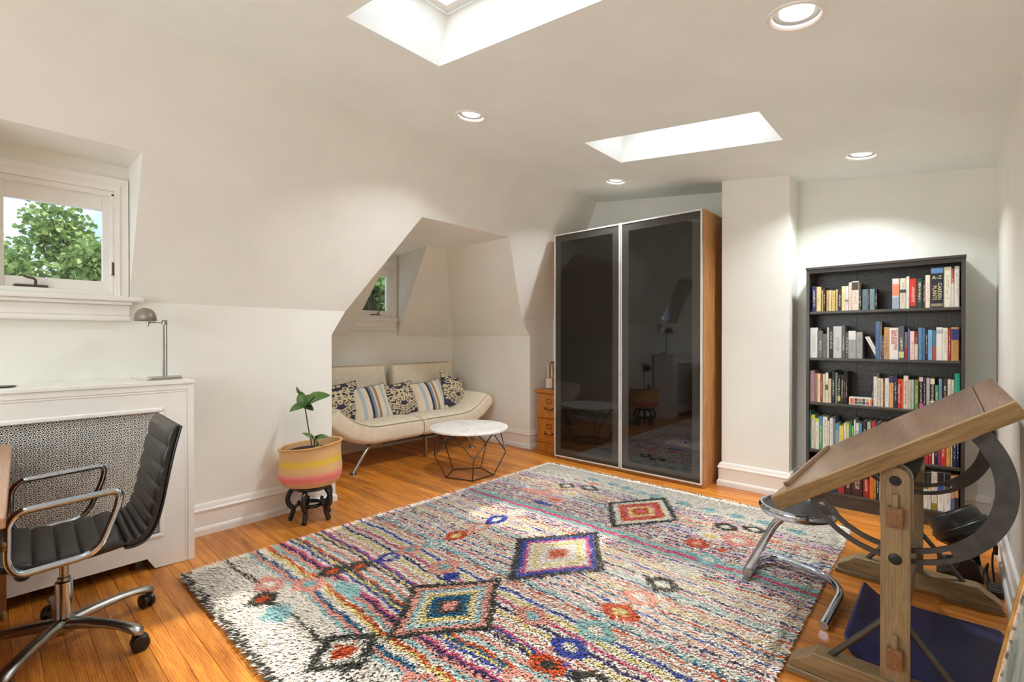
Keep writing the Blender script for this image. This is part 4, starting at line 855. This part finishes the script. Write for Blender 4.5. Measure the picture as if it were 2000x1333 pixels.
    ed = (Y < RYa + .034 + .006 * np.sin(X * 60)) & (rg.random(n) < .6) | (Y > RYb - .018) & (rg.random(n) < .6); out[ed] = KI['char']
    return out
e = thing('rug', 'large shaggy cream rug with multicoloured stripes and stepped diamonds', 'rug', ((RX0 + RX1) / 2, (RYa + RYb) / 2, 0))
BX(RX0, RX1, RYa, RYb, .0005, .008).build('backing', plain('rug_backing', (206, 192, 170), .95), e)
def tufts():
    sp_ = .0068; xs_ = np.arange(RX0 + .003, RX1, sp_); ys_ = np.arange(RYa + .003, RYb, sp_); X, Y = np.meshgrid(xs_, ys_, indexing='ij'); X = X.ravel() + rg.uniform(-.4, .4, X.size) * sp_; Y = Y.ravel() + rg.uniform(-.4, .4, Y.size) * sp_
    n = len(X); ci = rug_color(X, Y); col = PARR[ci] * rg.uniform(.86, 1.08, (n, 1))
    flow = 1.2 * np.sin(X * 2.3 + 1) * np.cos(Y * 2.9) + rg.normal(0, .5, n) - 1.35; edge = np.minimum.reduce([X - RX0, RX1 - X, Y - RYa, RYb - Y]); 
    near = np.clip((2.4 - Y) / 1.6, 0, 1); L = (.019 + .013 * near) * rg.uniform(.75, 1.25, n); lean = rg.uniform(.55, 1.0, n)
    dx, dy = np.cos(flow), np.sin(flow); 
    ox = np.where(X - RX0 < .03, -1., np.where(RX1 - X < .03, 1., 0)); oy = np.where(Y - RYa < .03, -1., np.where(RYb - Y < .03, 1., 0)); on = (edge < .03)
    dx = np.where(on, dx * .4 + ox, dx); dy = np.where(on, dy * .4 + oy, dy); nn = np.hypot(dx, dy) + 1e-6; dx /= nn; dy /= nn
    ang = rg.uniform(0, np.pi, n); wx, wy = np.cos(ang), np.sin(ang); wx = .5 * wx - .8 * dy; wy = .5 * wy + .8 * dx; w = (.0036 + .0014 * near) * rg.uniform(.8, 1.2, n)
    z0 = .007; h1 = L * .42 * (1.15 - .5 * lean); r1 = L * .42 * lean; h2 = L * (.85 - .52 * lean); r2 = L * (.55 + .4 * lean)
    V = np.empty((n, 5, 3), 'f')
    V[:, 0] = np.stack([X - wx * w, Y - wy * w, np.full(n, z0)], 1); V[:, 1] = np.stack([X + wx * w, Y + wy * w, np.full(n, z0)], 1)
    V[:, 2] = np.stack([X + dx * r1 + wx * w * 1.1, Y + dy * r1 + wy * w * 1.1, z0 + h1], 1); V[:, 3] = np.stack([X + dx * r1 - wx * w * 1.1, Y + dy * r1 - wy * w * 1.1, z0 + h1], 1)
    V[:, 4] = np.stack([X + dx * r2, Y + dy * r2, z0 + h2], 1)
    V = V.reshape(-1, 3) - np.array([(RX0 + RX1) / 2, (RYa + RYb) / 2, 0], 'f')
    b = (np.arange(n) * 5)[:, None]; loops = np.concatenate([b + [0, 1, 2, 3], b + [3, 2, 4]], 1).ravel().astype('i')
    starts = np.stack([np.arange(n) * 7, np.arange(n) * 7 + 4], 1).ravel().astype('i')
    me = bpy.data.meshes.new('pile'); me.vertices.add(n * 5); me.vertices.foreach_set('co', V.ravel()); me.loops.add(len(loops)); me.loops.foreach_set('vertex_index', loops); me.polygons.add(n * 2); me.polygons.foreach_set('loop_start', starts)
    me.update(calc_edges=True)
    at = me.color_attributes.new('Col', 'FLOAT_COLOR', 'POINT'); c = np.ones((n, 5, 4), 'f'); c[:, :, :3] = col[:, None, :]; at.data.foreach_set('color', c.ravel())
    return me
me = tufts()
PILE = N('wool_pile'); pc = PILE.new('ShaderNodeVertexColor', layer_name='Col'); PILE.n.remove(PILE.b)
pg = PILE.new('ShaderNodeNewGeometry'); pa = PILE.new('ShaderNodeVectorMath', operation='MULTIPLY_ADD'); pa.inputs[1].default_value = (.25, .25, .25); pa.inputs[2].default_value = (0, 0, 1); PILE.link(pg.outputs['Normal'], pa.inputs[0])
pd = PILE.new('ShaderNodeBsdfDiffuse'); pt = PILE.new('ShaderNodeBsdfTranslucent'); px = PILE.new('ShaderNodeMixShader'); px.inputs[0].default_value = .12
PILE.link(pc.outputs[0], pd.inputs[0]); PILE.link(pc.outputs[0], pt.inputs[0]); PILE.link(pa.outputs[0], pd.inputs['Normal']); PILE.link(pd.outputs[0], px.inputs[1]); PILE.link(pt.outputs[0], px.inputs[2]); PILE.link(px.outputs[0], PILE.out.inputs[0])
me.materials.append(PILE.m)
o = bpy.data.objects.new('pile', me); COL.objects.link(o); o.parent = e; tag(o, kind='stuff')
# ------------------------------------------------------------------ office chair (faces the desk)
e = thing('office_chair', 'black ribbed leather office chair with chrome loop arms and five-star base', 'chair', (-2.62, .215, 0), R(-2.5))
def L(m, nm, mat, par=e, **k): return m.build(nm, mat, par, world=False, **k)
m = MB(); m.lathe([(0, .060), (.030, .060), (.036, .075), (.036, .118), (.026, .125), (0, .125)], 24, cap=False); L(m, 'hub', STEEL, smooth=True)
for k in range(5):
    a = R(40 + 72 * k); ca_, sa_ = math.cos(a), math.sin(a); M = Matrix.Rotation(a, 4, 'Z'); m = MB()
    secs = [(.02, .098, .026, .024), (.10, .104, .025, .020), (.18, .105, .022, .016), (.25, .099, .021, .014), (.295, .090, .024, .017), (.322, .080, .022, .016), (.332, .074, .010, .008)]; n = 12; vs = []
    for r, z, w, h in secs:
        for q in range(n):
            t = 2 * PI * q / n; vs.append(M @ Vector((r, w * math.cos(t), z + h * math.sin(t))))
    m.add(vs, [(i * n + q, i * n + (q + 1) % n, (i + 1) * n + (q + 1) % n, (i + 1) * n + q) for i in range(len(secs) - 1) for q in range(n)] + [tuple(range(n)), tuple(range((len(secs) - 1) * n, len(secs) * n))])
    lg = L(m, 'leg', STEEL, smooth=True)
    cst = MB(); cm = M @ Matrix.Translation((.31, 0, .0)) @ Matrix.Rotation(R(50 + 40 * k), 4, 'Z')
    for s in (-1, 1): cst.lathe([(0, -.010), (.026, -.010), (.031, -.006), (.031, .006), (.026, .010), (0, .010)], 20, M=cm @ rotm((.012, s * .014, .031), rx=PI / 2), cap=False)
    cst.lathe([(.003, 0), (.009, 0), (.009, .03), (.003, .03)], 10, M=cm @ Matrix.Translation((-.005, 0, .05)))
    cst.prism([(-.012, .030), (-.014, .054), (.012, .060), (.036, .048), (.040, .032)], -.006, .006, 'XZ', M=cm)
    L(cst, 'caster', BLACKP, lg, smooth=True)
m = MB(); m.lathe([(0, .118), (.028, .118), (.028, .265), (.024, .27), (0, .27)], 24, cap=False); L(m, 'gas_lift_sleeve', CHROME, smooth=True)
m = MB(); m.lathe([(0, .268), (.020, .268), (.020, .282), (.0145, .284), (.0145, .385), (0, .385)], 20, cap=False); L(m, 'gas_lift', STEEL, smooth=True)
L(MB().box(-.09, .11, -.13, .08, .375, .405), 'mechanism', BLACKM, bevel=.01)
L(MB().lathe([(0, 0), (.020, 0), (.024, .01), (.024, .06), (.018, .07), (0, .07)], 16, M=rotm((.10, -.115, .365), ry=R(70)), cap=False), 'tension_knob', BLACKP, smooth=True)
# seat and back: ribbed cushions following one bent profile
def prof_seat(s): return Vector((0, -.225 + .395 * s, .452 - .022 * math.sin(PI * min(1, s * 1.05)) - .020 * s))
def prof_back(s):
    P_ = [Vector((0, .168, .432)), Vector((0, .285, .408)), Vector((0, .262, .60)), Vector((0, .338, .875))]
    return ((1 - s) ** 3) * P_[0] + 3 * s * (1 - s) ** 2 * P_[1] + 3 * s * s * (1 - s) * P_[2] + s ** 3 * P_[3]
def cush(fn, ribs, nm, th, s0=0, s1=1):
    def nrm(s):
        d = (fn(min(1, s + .01)) - fn(max(0, s - .01))).normalized(); return Vector((0, -d.z, d.y))
    NS = ribs * 8 + 1
    m = MB(); NV = 40
    def f(u, v):
        p, n_ = fn(u), nrm(u); t = v * 2 * PI; c, s = math.cos(t), math.sin(t); rib = abs(math.sin(PI * u * ribs)) ** .55
        endk = min(1, math.sqrt(max(.02, 1 - max(0, (u - .96) / .04) ** 2)), math.sqrt(max(.02, 1 - max(0, (.04 - u) / .04) ** 2)))
        x = .232 * math.copysign(abs(c) ** .16, c) * (1 - .004 * (1 - rib)); y = (th * (.60 + .40 * rib) if s > 0 else th * .75) * math.copysign(abs(s) ** .5, s) * endk
        return p + Vector((x, 0, 0)) + n_ * y
    m.grid(f, NS, NV, wrapv=True); b = len(m.f); m.f += [tuple(range(NV)), tuple(range((NS - 1) * NV, NS * NV))]
    return L(m, nm, LEATHER, smooth=True)
cush(prof_seat, 6, 'seat', .024); bk = cush(prof_back, 9, 'backrest', .022)
sh = MB()
def shell(u, v):
    p = prof_back(u); d = (prof_back(min(1, u + .01)) - prof_back(max(0, u - .01))).normalized(); n_ = Vector((0, -d.z, d.y)); return p + Vector((-.238 + .476 * v, 0, 0)) - n_ * .018
sh.grid(shell, 24, 8); q = L(sh, 'back_shell', BLACKP, smooth=True); q.modifiers.new('solid', 'SOLIDIFY').thickness = .006
for s in (-1, 1):
    x = s * .255
    pts = [(x, -.150, .60), (x, -.125, .638), (x, .150, .655), (x, .145, .60), (x, .085, .432), (x, -.125, .418), (x, -.150, .46)]
    L(MB().tube(fillet(pts, .06, 6, closed=True), .0125, 12, closed=True), 'armrest', CHROME, smooth=True)
    L(MB().tube([(x, -.02, .424), (s * .06, -.02, .395)], .009, 8), 'arm_bracket', STEEL, smooth=True)

# ------------------------------------------------------------------ desk at the left edge of the picture
e = thing('desk', 'brown wooden desk with drawers at the left edge, in front of the office chair', 'desk', (-2.6, -.28, 0))
Md = Matrix.Translation((-2.47, .063, .02)) @ Matrix.Rotation(R(-2.2), 4, 'Z')
def DB(nm, q, mat=FRAMEW, par=e, bev=.002): return MB().box(*q, Md).build(nm, mat, par, bevel=bev)
TOPD = wood('desk_top_wood', (150, 110, 80), (172, 132, 100), (188, 150, 118), 'X', 2, .35, .2)
DB('desk_top', (-.635, .635, -.66, 0, .715, .745), TOPD, bev=.004)
DB('side_panel', (.60, .62, -.64, -.02, -.02, .715)); DB('side_panel', (-.62, -.60, -.64, -.02, -.02, .715)); DB('back_panel', (-.60, .60, -.64, -.62, .3, .715)); DB('side_panel', (.23, .25, -.62, -.03, -.02, .715))
for z0, z1 in ((.05, .30), (.31, .50), (.51, .70)):
    d = DB('drawer', (.252, .598, -.045, -.022, z0, z1), bev=.003); MB().lathe([(0, 0), (.012, 0), (.016, .012), (.010, .02), (0, .02)], 14, M=Md @ rotm((.425, -.022, (z0 + z1) / 2), rx=-PI / 2), cap=False).build('knob', BRASS, d, smooth=True)

# ------------------------------------------------------------------ drafting table
TH = R(33.2); tx, ty, tz = -.501, 2.0, .636
e = thing('drafting_table', 'tilted weathered-wood drafting table with grey metal arcs and trestle feet', 'table', (-.132, 2.57, 0))
Mt = Matrix.Translation((tx, ty, tz)) @ Matrix.Rotation(-TH, 4, 'Y')
def TB(nm, q, mat=TOPW, par=e, bev=.004):
    o = MB().box(*q).build(nm, mat, par, bevel=bev, seg=3, world=False); o.location = Vector((tx, ty, tz)) - par.location; o.rotation_euler = (0, -TH, 0); return o
TOPE = wood('drafting_edge_wood', (106, 80, 44), (142, 112, 66), (166, 136, 86), 'X', 2.4, .38, .2)
tt = TB('top_panel', (.0, .690, 0.022, 1.138, -.050, 0)); TB('end_board', (.6915, .768, 0.022, 1.138, -.050, 0)); TB('edge_board', (0, .768, 0, .0215, -.052, .0005), TOPE)
TB('pencil_ledge', (.026, .046, .13, 1.0, .0, .017), TOPW, bev=.003)
PVX, PVZ = -.132, .768
TENON = wood('tenon_end_grain', (104, 70, 40), (136, 96, 60), (160, 122, 84), 'Y', 3, .5)
ARC = plain('grey_steel_arc', (84, 84, 83), .45, .6, var=.1, vscale=25)
for yp_, sgn in ((2.03, 1), (3.112, -1)):
    ya, yb_ = (yp_, yp_ + .042) if sgn > 0 else (yp_ - .042, yp_)
    hw = .039; poly = [(PVX - hw, .09), (PVX + hw, .09)] + [(PVX + hw * math.cos(t), .77 + hw * math.sin(t)) for t in np.linspace(0, PI, 17)]
    po = MB().prism(poly, ya, yb_, 'XZ').build('post', DRIFT, e, bevel=.003)
    yo = ya - .004 if sgn > 0 else yb_ + .004; yi = ya if sgn > 0 else yb_
    for nm, z, r in (('bolt', .765, .0165), ('pivot_cap', .505, .0185)):
        b = MB().lathe([(0, 0), (r, 0), (r, .003), (r * .85, .005), (0, .005)], 24, M=rotm((PVX, yi + (.002 if sgn > 0 else -.002), z), rx=PI / 2 * sgn), cap=False).build(nm, BLACKP, e, smooth=True)
        if nm == 'bolt': MB().lathe([(0, .004), (.0095, .004), (.009, .009), (0, .009)], 6, M=rotm((PVX, yi + (.002 if sgn > 0 else -.002), z), rx=PI / 2 * sgn), cap=False).build('bolt_head', plain('blued_steel', (52, 56, 70), .3, .8), b)
    # rounded steel plate behind the post head, saddle up to the table
    pb = yb_ + .001 if sgn > 0 else ya - .007
    hw2 = .045; poly = [(PVX - hw2, .60), (PVX + hw2, .60)] + [(PVX + hw2 * math.cos(t), .772 + hw2 * math.sin(t)) for t in np.linspace(0, PI, 17)]
    MB().prism(poly, pb, pb + .006, 'XZ').build('post_plate', STEEL, e)
    def und(x): return tz + (x - tx) * math.tan(TH) - .052 / math.cos(TH)
    MB().prism([(PVX - .035, .735), (PVX + .035, .735), (PVX + .06, .80), (PVX + .075, und(PVX + .075)), (PVX - .13, und(PVX - .13)), (PVX - .05, .765)], pb + .007 * sgn, pb + .013 * sgn, 'XZ').build('saddle', BLACKM, e)
    # slotted arc
    yr = pb + (.012 if sgn > 0 else -.012); m = MB()
    def ring(r0, r1, a0, a1, n=48):
        vs = []
        for i in range(n + 1):
            a = R(a0 + (a1 - a0) * i / n)
            for r in (r0, r1):
                for y in (yr, yr + .007): vs.append((PVX + r * math.cos(a), y, PVZ + r * math.sin(a)))
        fs = []
        for i in range(n):
            b = 4 * i; fs += [(b, b + 4, b + 6, b + 2), (b + 1, b + 3, b + 7, b + 5), (b, b + 1, b + 5, b + 4), (b + 2, b + 6, b + 7, b + 3)]
        fs += [(0, 2, 3, 1), (4 * n, 4 * n + 1, 4 * n + 3, 4 * n + 2)]; m.add(vs, fs)
    ring(.236, .289, 302, 399); ring(.236, .253, 212, 302); ring(.272, .289, 212, 302); ring(.236, .289, 203.5, 212)
    m.build('arc', ARC, e)
    # foot with shaped ends, base pads
    fa, fb = (yp_ - .016, yp_ + .062) if sgn > 0 else (yp_ - .062, yp_ + .016)
    half = [(.062, .022), (.24, .022), (.305, .022), (.307, .040), (.285, .058), (.255, .076), (.235, .094), (.228, .098)]
    poly = [(PVX - d, z) for d, z in half] + [(PVX + d, z) for d, z in half[::-1]]
    ft = MB().prism(poly, fa, fb, 'XZ').build('foot', DRIFTX, e, bevel=.003)
    for s in (-1, 1):
        a, b = sorted((PVX + s * .12, PVX + s * .316)); BX(a, b, fa - .006, fb + .006, 0, .022).build('foot_pad', DRIFTX, ft, bevel=.004)
        MB().tube([(PVX + s * .185, (fa + fb) / 2, .092), (PVX + s * .030, (ya + yb_) / 2, .285)], .0105, 10).build('brace', GUN, e, smooth=True)
    # through tenons with wedge pegs
    y0, y1 = (ya - .030, ya) if sgn > 0 else (yb_, yb_ + .030)
    for z in (.648, .182):
        t = BX(PVX - .022, PVX + .022, y0, y1, z - .033, z + .033).build('tenon', TENON, e, bevel=.004); BX(PVX - .008, PVX + .008, y0 + .012, y1 - .002, z + .0, z + .075).build('wedge', DRIFT, t, bevel=.002)
for z, nm in ((.648, 'stretcher'), (.182, 'stretcher')): BX(PVX - .018, PVX + .018, 2.08, 3.062, z - .045, z + .045).build(nm, DRIFT, e, bevel=.003)
MB().tube([(PVX, 2.08, PVZ), (PVX, 3.06, PVZ)], .016, 14).build('axle', GUN, e, smooth=True)

# ------------------------------------------------------------------ chrome stool
e = thing('stool', 'low chrome cantilever stool with round dished seat under the drafting table', 'stool', (-.55, 2.65, 0))
zf = .048
pth = [(-.565, 2.63, .395), (-.63, 2.62, .335), (-.752, 2.60, .075), (-.758, 2.62, zf), (-.765, 2.84, zf), (-.72, 2.875, zf), (-.46, 2.80, zf), (-.385, 2.74, zf), (-.392, 2.39, zf - .012)]
MB().tube(fillet([pth[0], pth[1], pth[2]], .05, 6), .0185, 14).build('post', CHROME, e, smooth=True)
MB().tube(fillet([(-.752, 2.595, .062), (-.76, 2.80, zf), (-.70, 2.905, zf), (-.45, 2.835, zf), (-.372, 2.72, zf - .006), (-.392, 2.39, .020)], .07, 8), .0185, 14).build('base_tube', CHROME, e, smooth=True)
MB().lathe([(0, -.028), (.0165, -.028), (.022, -.01), (.022, .02), (0, .028)], 16, M=rotm((-.752, 2.60, .062), ry=R(20)), cap=False).build('weld_joint', plain('worn_chrome', (150, 146, 140), .4, .9, bump=.8, bscale=200), e, smooth=True)
MB().lathe([(0, .392), (.09, .392), (.14, .398), (.158, .406), (.165, .418), (.165, .434), (.158, .444), (.148, .444), (.144, .436), (.12, .424), (.05, .416), (0, .415)], 56, (-.535, 2.61, 0), cap=False).build('seat', CHROME, e, smooth=True)
MB().lathe([(0, .4165), (.05, .4175), (.118, .425), (.143, .4345), (.10, .432), (0, .428)], 48, (-.535, 2.61, 0), cap=False).build('seat_pad', BLACKP, e, smooth=True)

# ------------------------------------------------------------------ floor fan, power strip, cable
e = thing('floor_fan', 'black round floor fan tilted upward in the corner by the bookcase', 'fan', (.04, 3.52, 0))
ax_ = Vector((-.56, .16, .80)).normalized(); Mf = Matrix.Translation((.035, 3.52, .245)) @ ax_.to_track_quat('Z', 'Y').to_matrix().to_4x4()
MB().lathe([(.118, -.055), (.132, -.04), (.134, -.012), (.130, -.008), (.130, -.002), (.120, .002), (.118, .05), (.108, .062), (.100, .062), (.098, .03), (.098, -.04)], 48, M=Mf, cap=False).build('housing', BLACKP, e, smooth=True)
MB().lathe([(0, -.125), (.05, -.125), (.075, -.11), (.10, -.06), (.118, -.055)], 40, M=Mf, cap=False).build('motor_cover', BLACKP, e, smooth=True)
gr = MB()
for r in (.03, .045, .06, .075, .09, .101): gr.tube([Mf @ Vector((r * math.cos(t), r * math.sin(t), .056 - .02 * (1 - r / .1) ** 2 * 0)) for t in np.linspace(0, 2 * PI, 33)[:-1]], .0016, 5, closed=True)
for k in range(16):
    t = 2 * PI * k / 16; gr.tube([Mf @ Vector((.02 * math.cos(t), .02 * math.sin(t), .056)), Mf @ Vector((.104 * math.cos(t + .5), .104 * math.sin(t + .5), .056))], .0016, 5)
gr.lathe([(0, .05), (.024, .05), (.022, .062), (0, .064)], 20, M=Mf, cap=False); gr.build('grille', BLACKP, e, smooth=True)
for k in range(5):
    t = 2 * PI * k / 5; b = MB(); b.grid(lambda u, v: Mf @ Vector(((.022 + .07 * u) * math.cos(t + (v - .5) * (.5 + .5 * u)), (.022 + .07 * u) * math.sin(t + (v - .5) * (.5 + .5 * u)), .012 + .03 * (v - .5))), 5, 5); b.build('blade', plain('fan_blade', (38, 37, 36), .4), e, smooth=True).modifiers.new('solid', 'SOLIDIFY').thickness = .002
for k in range(20):
    t = 2 * PI * k / 20; MB().tube([Mf @ Vector((.122 * math.cos(t), .122 * math.sin(t), -.05)), Mf @ Vector((.070 * math.cos(t), .070 * math.sin(t), -.116))], .0035, 5).build('rear_slat', BLACKP, e)
MB().prism([(-.05, 0), (.12, 0), (.13, .008), (.10, .10), (.07, .115), (.05, .11), (.02, .03), (-.04, .012)], 3.385, 3.405, 'XZ').build('stand', BLACKP, e, bevel=.004)
MB().prism([(-.05, 0), (.12, 0), (.13, .008), (.10, .22), (.06, .235), (.03, .21), (.02, .03), (-.04, .012)], 3.63, 3.65, 'XZ').build('stand', BLACKP, e, bevel=.004)
BX(-.05, .125, 3.40, 3.635, 0, .014).build('foot', BLACKP, e, bevel=.005)
MB().tube([(.07, 3.395, .10), (.05, 3.43, .18), (.035, 3.45, .23)], .011, 8).build('yoke', BLACKP, e, smooth=True)
MB().tube([(.07, 3.64, .22), (.045, 3.62, .24), (.035, 3.60, .245)], .011, 8).build('yoke', BLACKP, e, smooth=True)
e = thing('power_cable', 'black cable looping down the white baseboard beside the fan', 'cable', (.17, 3.5, 0))
MB().tube(fillet([(.188, 3.62, .11), (.17, 3.56, .12), (.165, 3.50, .07), (.168, 3.40, .02), (.175, 3.36, .012), (.15, 3.42, .008), (.145, 3.52, .02), (.155, 3.56, .06), (.13, 3.46, .03), (.128, 3.375, .006)], .04, 5), .0042, 8).build('cord', BLACKP, e, smooth=True)
BX(.174, .192, 3.60, 3.65, .09, .14).build('plug', BLACKP, e, bevel=.005)
e = thing('power_strip', 'small black power strip on the floor against the right wall by the fan', 'power strip', (.163, 3.31, 0))
BX(.138, .190, 3.24, 3.365, .001, .030).build('body', BLACKP, e, bevel=.004)
for k in range(3): BX(.152, .176, 3.252 + k * .037, 3.276 + k * .037, .030, .032).build('socket', plain('socket_face', (60, 58, 56), .5), e)

# ------------------------------------------------------------------ blue plastic sheet under the table
BLUE = plain('blue_plastic', (42, 46, 98), .42, var=.10, vscale=7)
m = MB(); sec = [(.175, .004), (.16, .016), (-.14, .020), (-.20, .024), (-.245, .036), (-.275, .055), (-.29, .072), (-.297, .075), (-.305, .070), (-.300, .04), (-.285, .015), (-.26, .004)]
n = len(sec); ysec = [(2.245, .0), (2.252, .7), (2.275, 1), (2.83, 1), (2.850, .55), (2.865, .0)]; vs = []
for y, k in ysec:
    for x, z in sec: vs.append((x + (.03 * (1 - k) if x < -.25 else -.02 * (1 - k) * (x > 0)), y + (.05 * (x + .1) if y > 2.5 else -.02 * (x + .1)), .002 + z * (.35 + .65 * k) if z > .005 else .002))
m.add(vs, [(i * n + j, (i + 1) * n + j, (i + 1) * n + (j + 1) % n, i * n + (j + 1) % n) for i in range(len(ysec) - 1) for j in range(n)] + [tuple(range(n)), tuple(range((len(ysec) - 1) * n, len(ysec) * n))])
o = m.build('plastic_tray', BLUE, None, smooth=True, bevel=0); tag(o, 'navy blue moulded plastic tray with upturned end on the floor under the drafting table', 'tray')

# ------------------------------------------------------------------ painting leaning at the right edge
e = thing('painting', 'large gilt-framed grey-green painting leaning against the right wall in the corner foreground', 'painting', (.0, 1.1, 0))
ART = N('painted_canvas'); av = ART.coords('Object'); a1 = ART.noise(av, 6, 6, .65, 1.5); ART.base(ART.ramp(a1, [(.32, (66, 78, 74)), (.46, (124, 136, 128)), (.58, (172, 176, 164)), (.72, (110, 122, 108))])); ART.set(rough=.5); ART.bump(ART.noise(av, 40, 4), .3, .003); ART = ART.m
MAT = N('speckled_liner'); MAT.base(MAT.ramp(MAT.noise(MAT.coords('Object'), 70, 3), [(.38, (120, 112, 96)), (.5, (226, 204, 186)), (.7, (232, 214, 198))])); MAT.set(rough=.7); MAT = MAT.m
Mp = Matrix.Translation((-.012, 0, .0)) @ Matrix.Rotation(R(9.9), 4, 'Y')
def PB(nm, q, mat, par=e, bev=.002): return MB().box(*q, Mp).build(nm, mat, par, bevel=bev)
py0, py1, ph = .66, 1.50, 1.16
for q in ((py0, py0 + .018, 0, ph), (py1 - .018, py1, 0, ph), (py0 + .018, py1 - .018, 0, .018), (py0 + .018, py1 - .018, ph - .018, ph)): PB('frame', (0, .022, *q), GOLD)
for q in ((py0 + .018, py0 + .034, .018, ph - .018), (py1 - .034, py1 - .018, .018, ph - .018), (py0 + .034, py1 - .034, .018, .034), (py0 + .034, py1 - .034, ph - .034, ph - .018)): PB('liner', (.004, .018, *q), MAT, bev=.001)
PB('canvas', (.008, .016, py0 + .034, py1 - .034, .034, ph - .034), ART, bev=0)

# ------------------------------------------------------------------ trees outside the windows
def leaf_mat(name, d, l):
    n = N(name); n.n.remove(n.b); g = n.new('ShaderNodeVertexColor', layer_name='Col')
    df = n.new('ShaderNodeBsdfDiffuse'); tl = n.new('ShaderNodeBsdfTranslucent'); mx = n.new('ShaderNodeMixShader'); mx.inputs[0].default_value = .35
    n.link(g.outputs[0], df.inputs[0]); n.link(g.outputs[0], tl.inputs[0]); n.link(df.outputs[0], mx.inputs[1]); n.link(tl.outputs[0], mx.inputs[2]); n.link(mx.outputs[0], n.out.inputs[0]); return n.m
FOL = leaf_mat('tree_leaves', 0, 0); TRUNK = plain('tree_bark', (84, 74, 60), .9, var=.25, vscale=8, bump=.6, bscale=20)
def tree(label, base, crowns, nleaf, size, seed, gain=1.0):
    r = np.random.default_rng(seed); e = thing('tree', label, 'tree', base); bx, by, bz = base; top = max(c[2] for c in crowns)
    MB().tube([(bx, by, bz), (bx + .1, by + .05, (bz + top) * .4), (bx, by, top)], [.26, .17, .05], 10).build('trunk', TRUNK, e, smooth=True)
    cs = np.array([c[:3] for c in crowns]); rs = np.array([c[3] for c in crowns])
    for c, q in zip(cs, rs):
        s = Vector((bx, by, max(bz + 2, c[2] - 1.6))); t = Vector(c); mid = (s + t) / 2 + Vector((0, 0, .15)); MB().tube([s, mid, t, t + (t - s).normalized() * q * .7], [.05, .03, .018, .005], 6).build('branch', TRUNK, e, smooth=True)
        for k in range(4):
            d = Vector(r.normal(0, 1, 3)); d.normalize(); MB().tube([t - (t - s) * .2, t + d * q * .5, t + d * q * .95 + Vector((0, 0, -.05))], [.014, .009, .003], 5).build('branch', TRUNK, e, smooth=True)
    idx = r.choice(len(cs), nleaf, p=rs ** 2 / (rs ** 2).sum()); d = r.normal(0, 1, (nleaf, 3)); d /= np.linalg.norm(d, axis=1)[:, None]; P = cs[idx] + d * rs[idx][:, None] * r.uniform(.25, 1, nleaf)[:, None] ** .5
    fw = r.normal(0, 1, (nleaf, 3)); fw[:, 2] -= .7; fw /= np.linalg.norm(fw, axis=1)[:, None]; up = r.normal(0, .6, (nleaf, 3)) + [.5, -.2, 1.0]; sd = np.cross(fw, up); sd /= np.linalg.norm(sd, axis=1)[:, None]; nr = np.cross(sd, fw)
    Ls = size * r.uniform(.6, 1.25, nleaf)[:, None]; W_ = Ls * .42
    V = np.stack([P, P + fw * Ls * .35 + sd * W_ + nr * Ls * .08, P + fw * Ls * .7 + sd * W_ * .7 + nr * Ls * .02, P + fw * Ls - nr * Ls * .12, P + fw * Ls * .7 - sd * W_ * .7 + nr * Ls * .02, P + fw * Ls * .35 - sd * W_ + nr * Ls * .08, P + fw * Ls * .5 - nr * Ls * .03], 1)
    b = (np.arange(nleaf) * 7)[:, None]; F = np.concatenate([b + [0, 1, 6], b + [1, 2, 6], b + [2, 3, 6], b + [3, 4, 6], b + [4, 5, 6], b + [5, 0, 6]], 1).reshape(-1, 3)
    me = bpy.data.meshes.new('foliage'); me.from_pydata((V.reshape(-1, 3) - np.array(base)).tolist(), [], F.tolist()); at = me.color_attributes.new('Col', 'FLOAT_COLOR', 'POINT')
    dk, lt, ye = [np.array(s2l(c)) for c in ((96, 124, 70), (156, 180, 110), (200, 212, 140))]; t = r.uniform(0, 1, (nleaf, 1)); c = np.where(t < .85, dk + (lt - dk) * t / .85, ye) * gain; c4_ = np.ones((nleaf, 7, 4)); c4_[:, :, :3] = c[:, None, :]; at.data.foreach_set('color', c4_.astype('f').ravel())
    me.materials.append(FOL); o = bpy.data.objects.new('foliage', me); COL.objects.link(o); o.parent = e; tag(o, kind='stuff')
r = random.Random(3)
cr = [(-8.6 + r.uniform(-.7, .7), .95 + r.uniform(-.9, 1.2), 2.05 + r.uniform(-1.0, .75), r.uniform(.28, .5)) for _ in range(40)]
cr = [c for c in cr if not (c[1] < .62 and c[2] + c[3] > 2.62)]
tree('leafy green tree with thin branches outside the left window', (-8.9, 1.6, -6.0), cr, 22000, .078, 4)
cr = [(-9.4 + r.uniform(-.8, .8), 5.5 + r.uniform(-1.2, 1.2), 1.6 + r.uniform(-1.2, 1.5), r.uniform(.4, .7)) for _ in range(26)]
tree('dense green tree outside the alcove window', (-9.6, 5.8, -6.0), cr, 22000, .12, 9, 1.35)
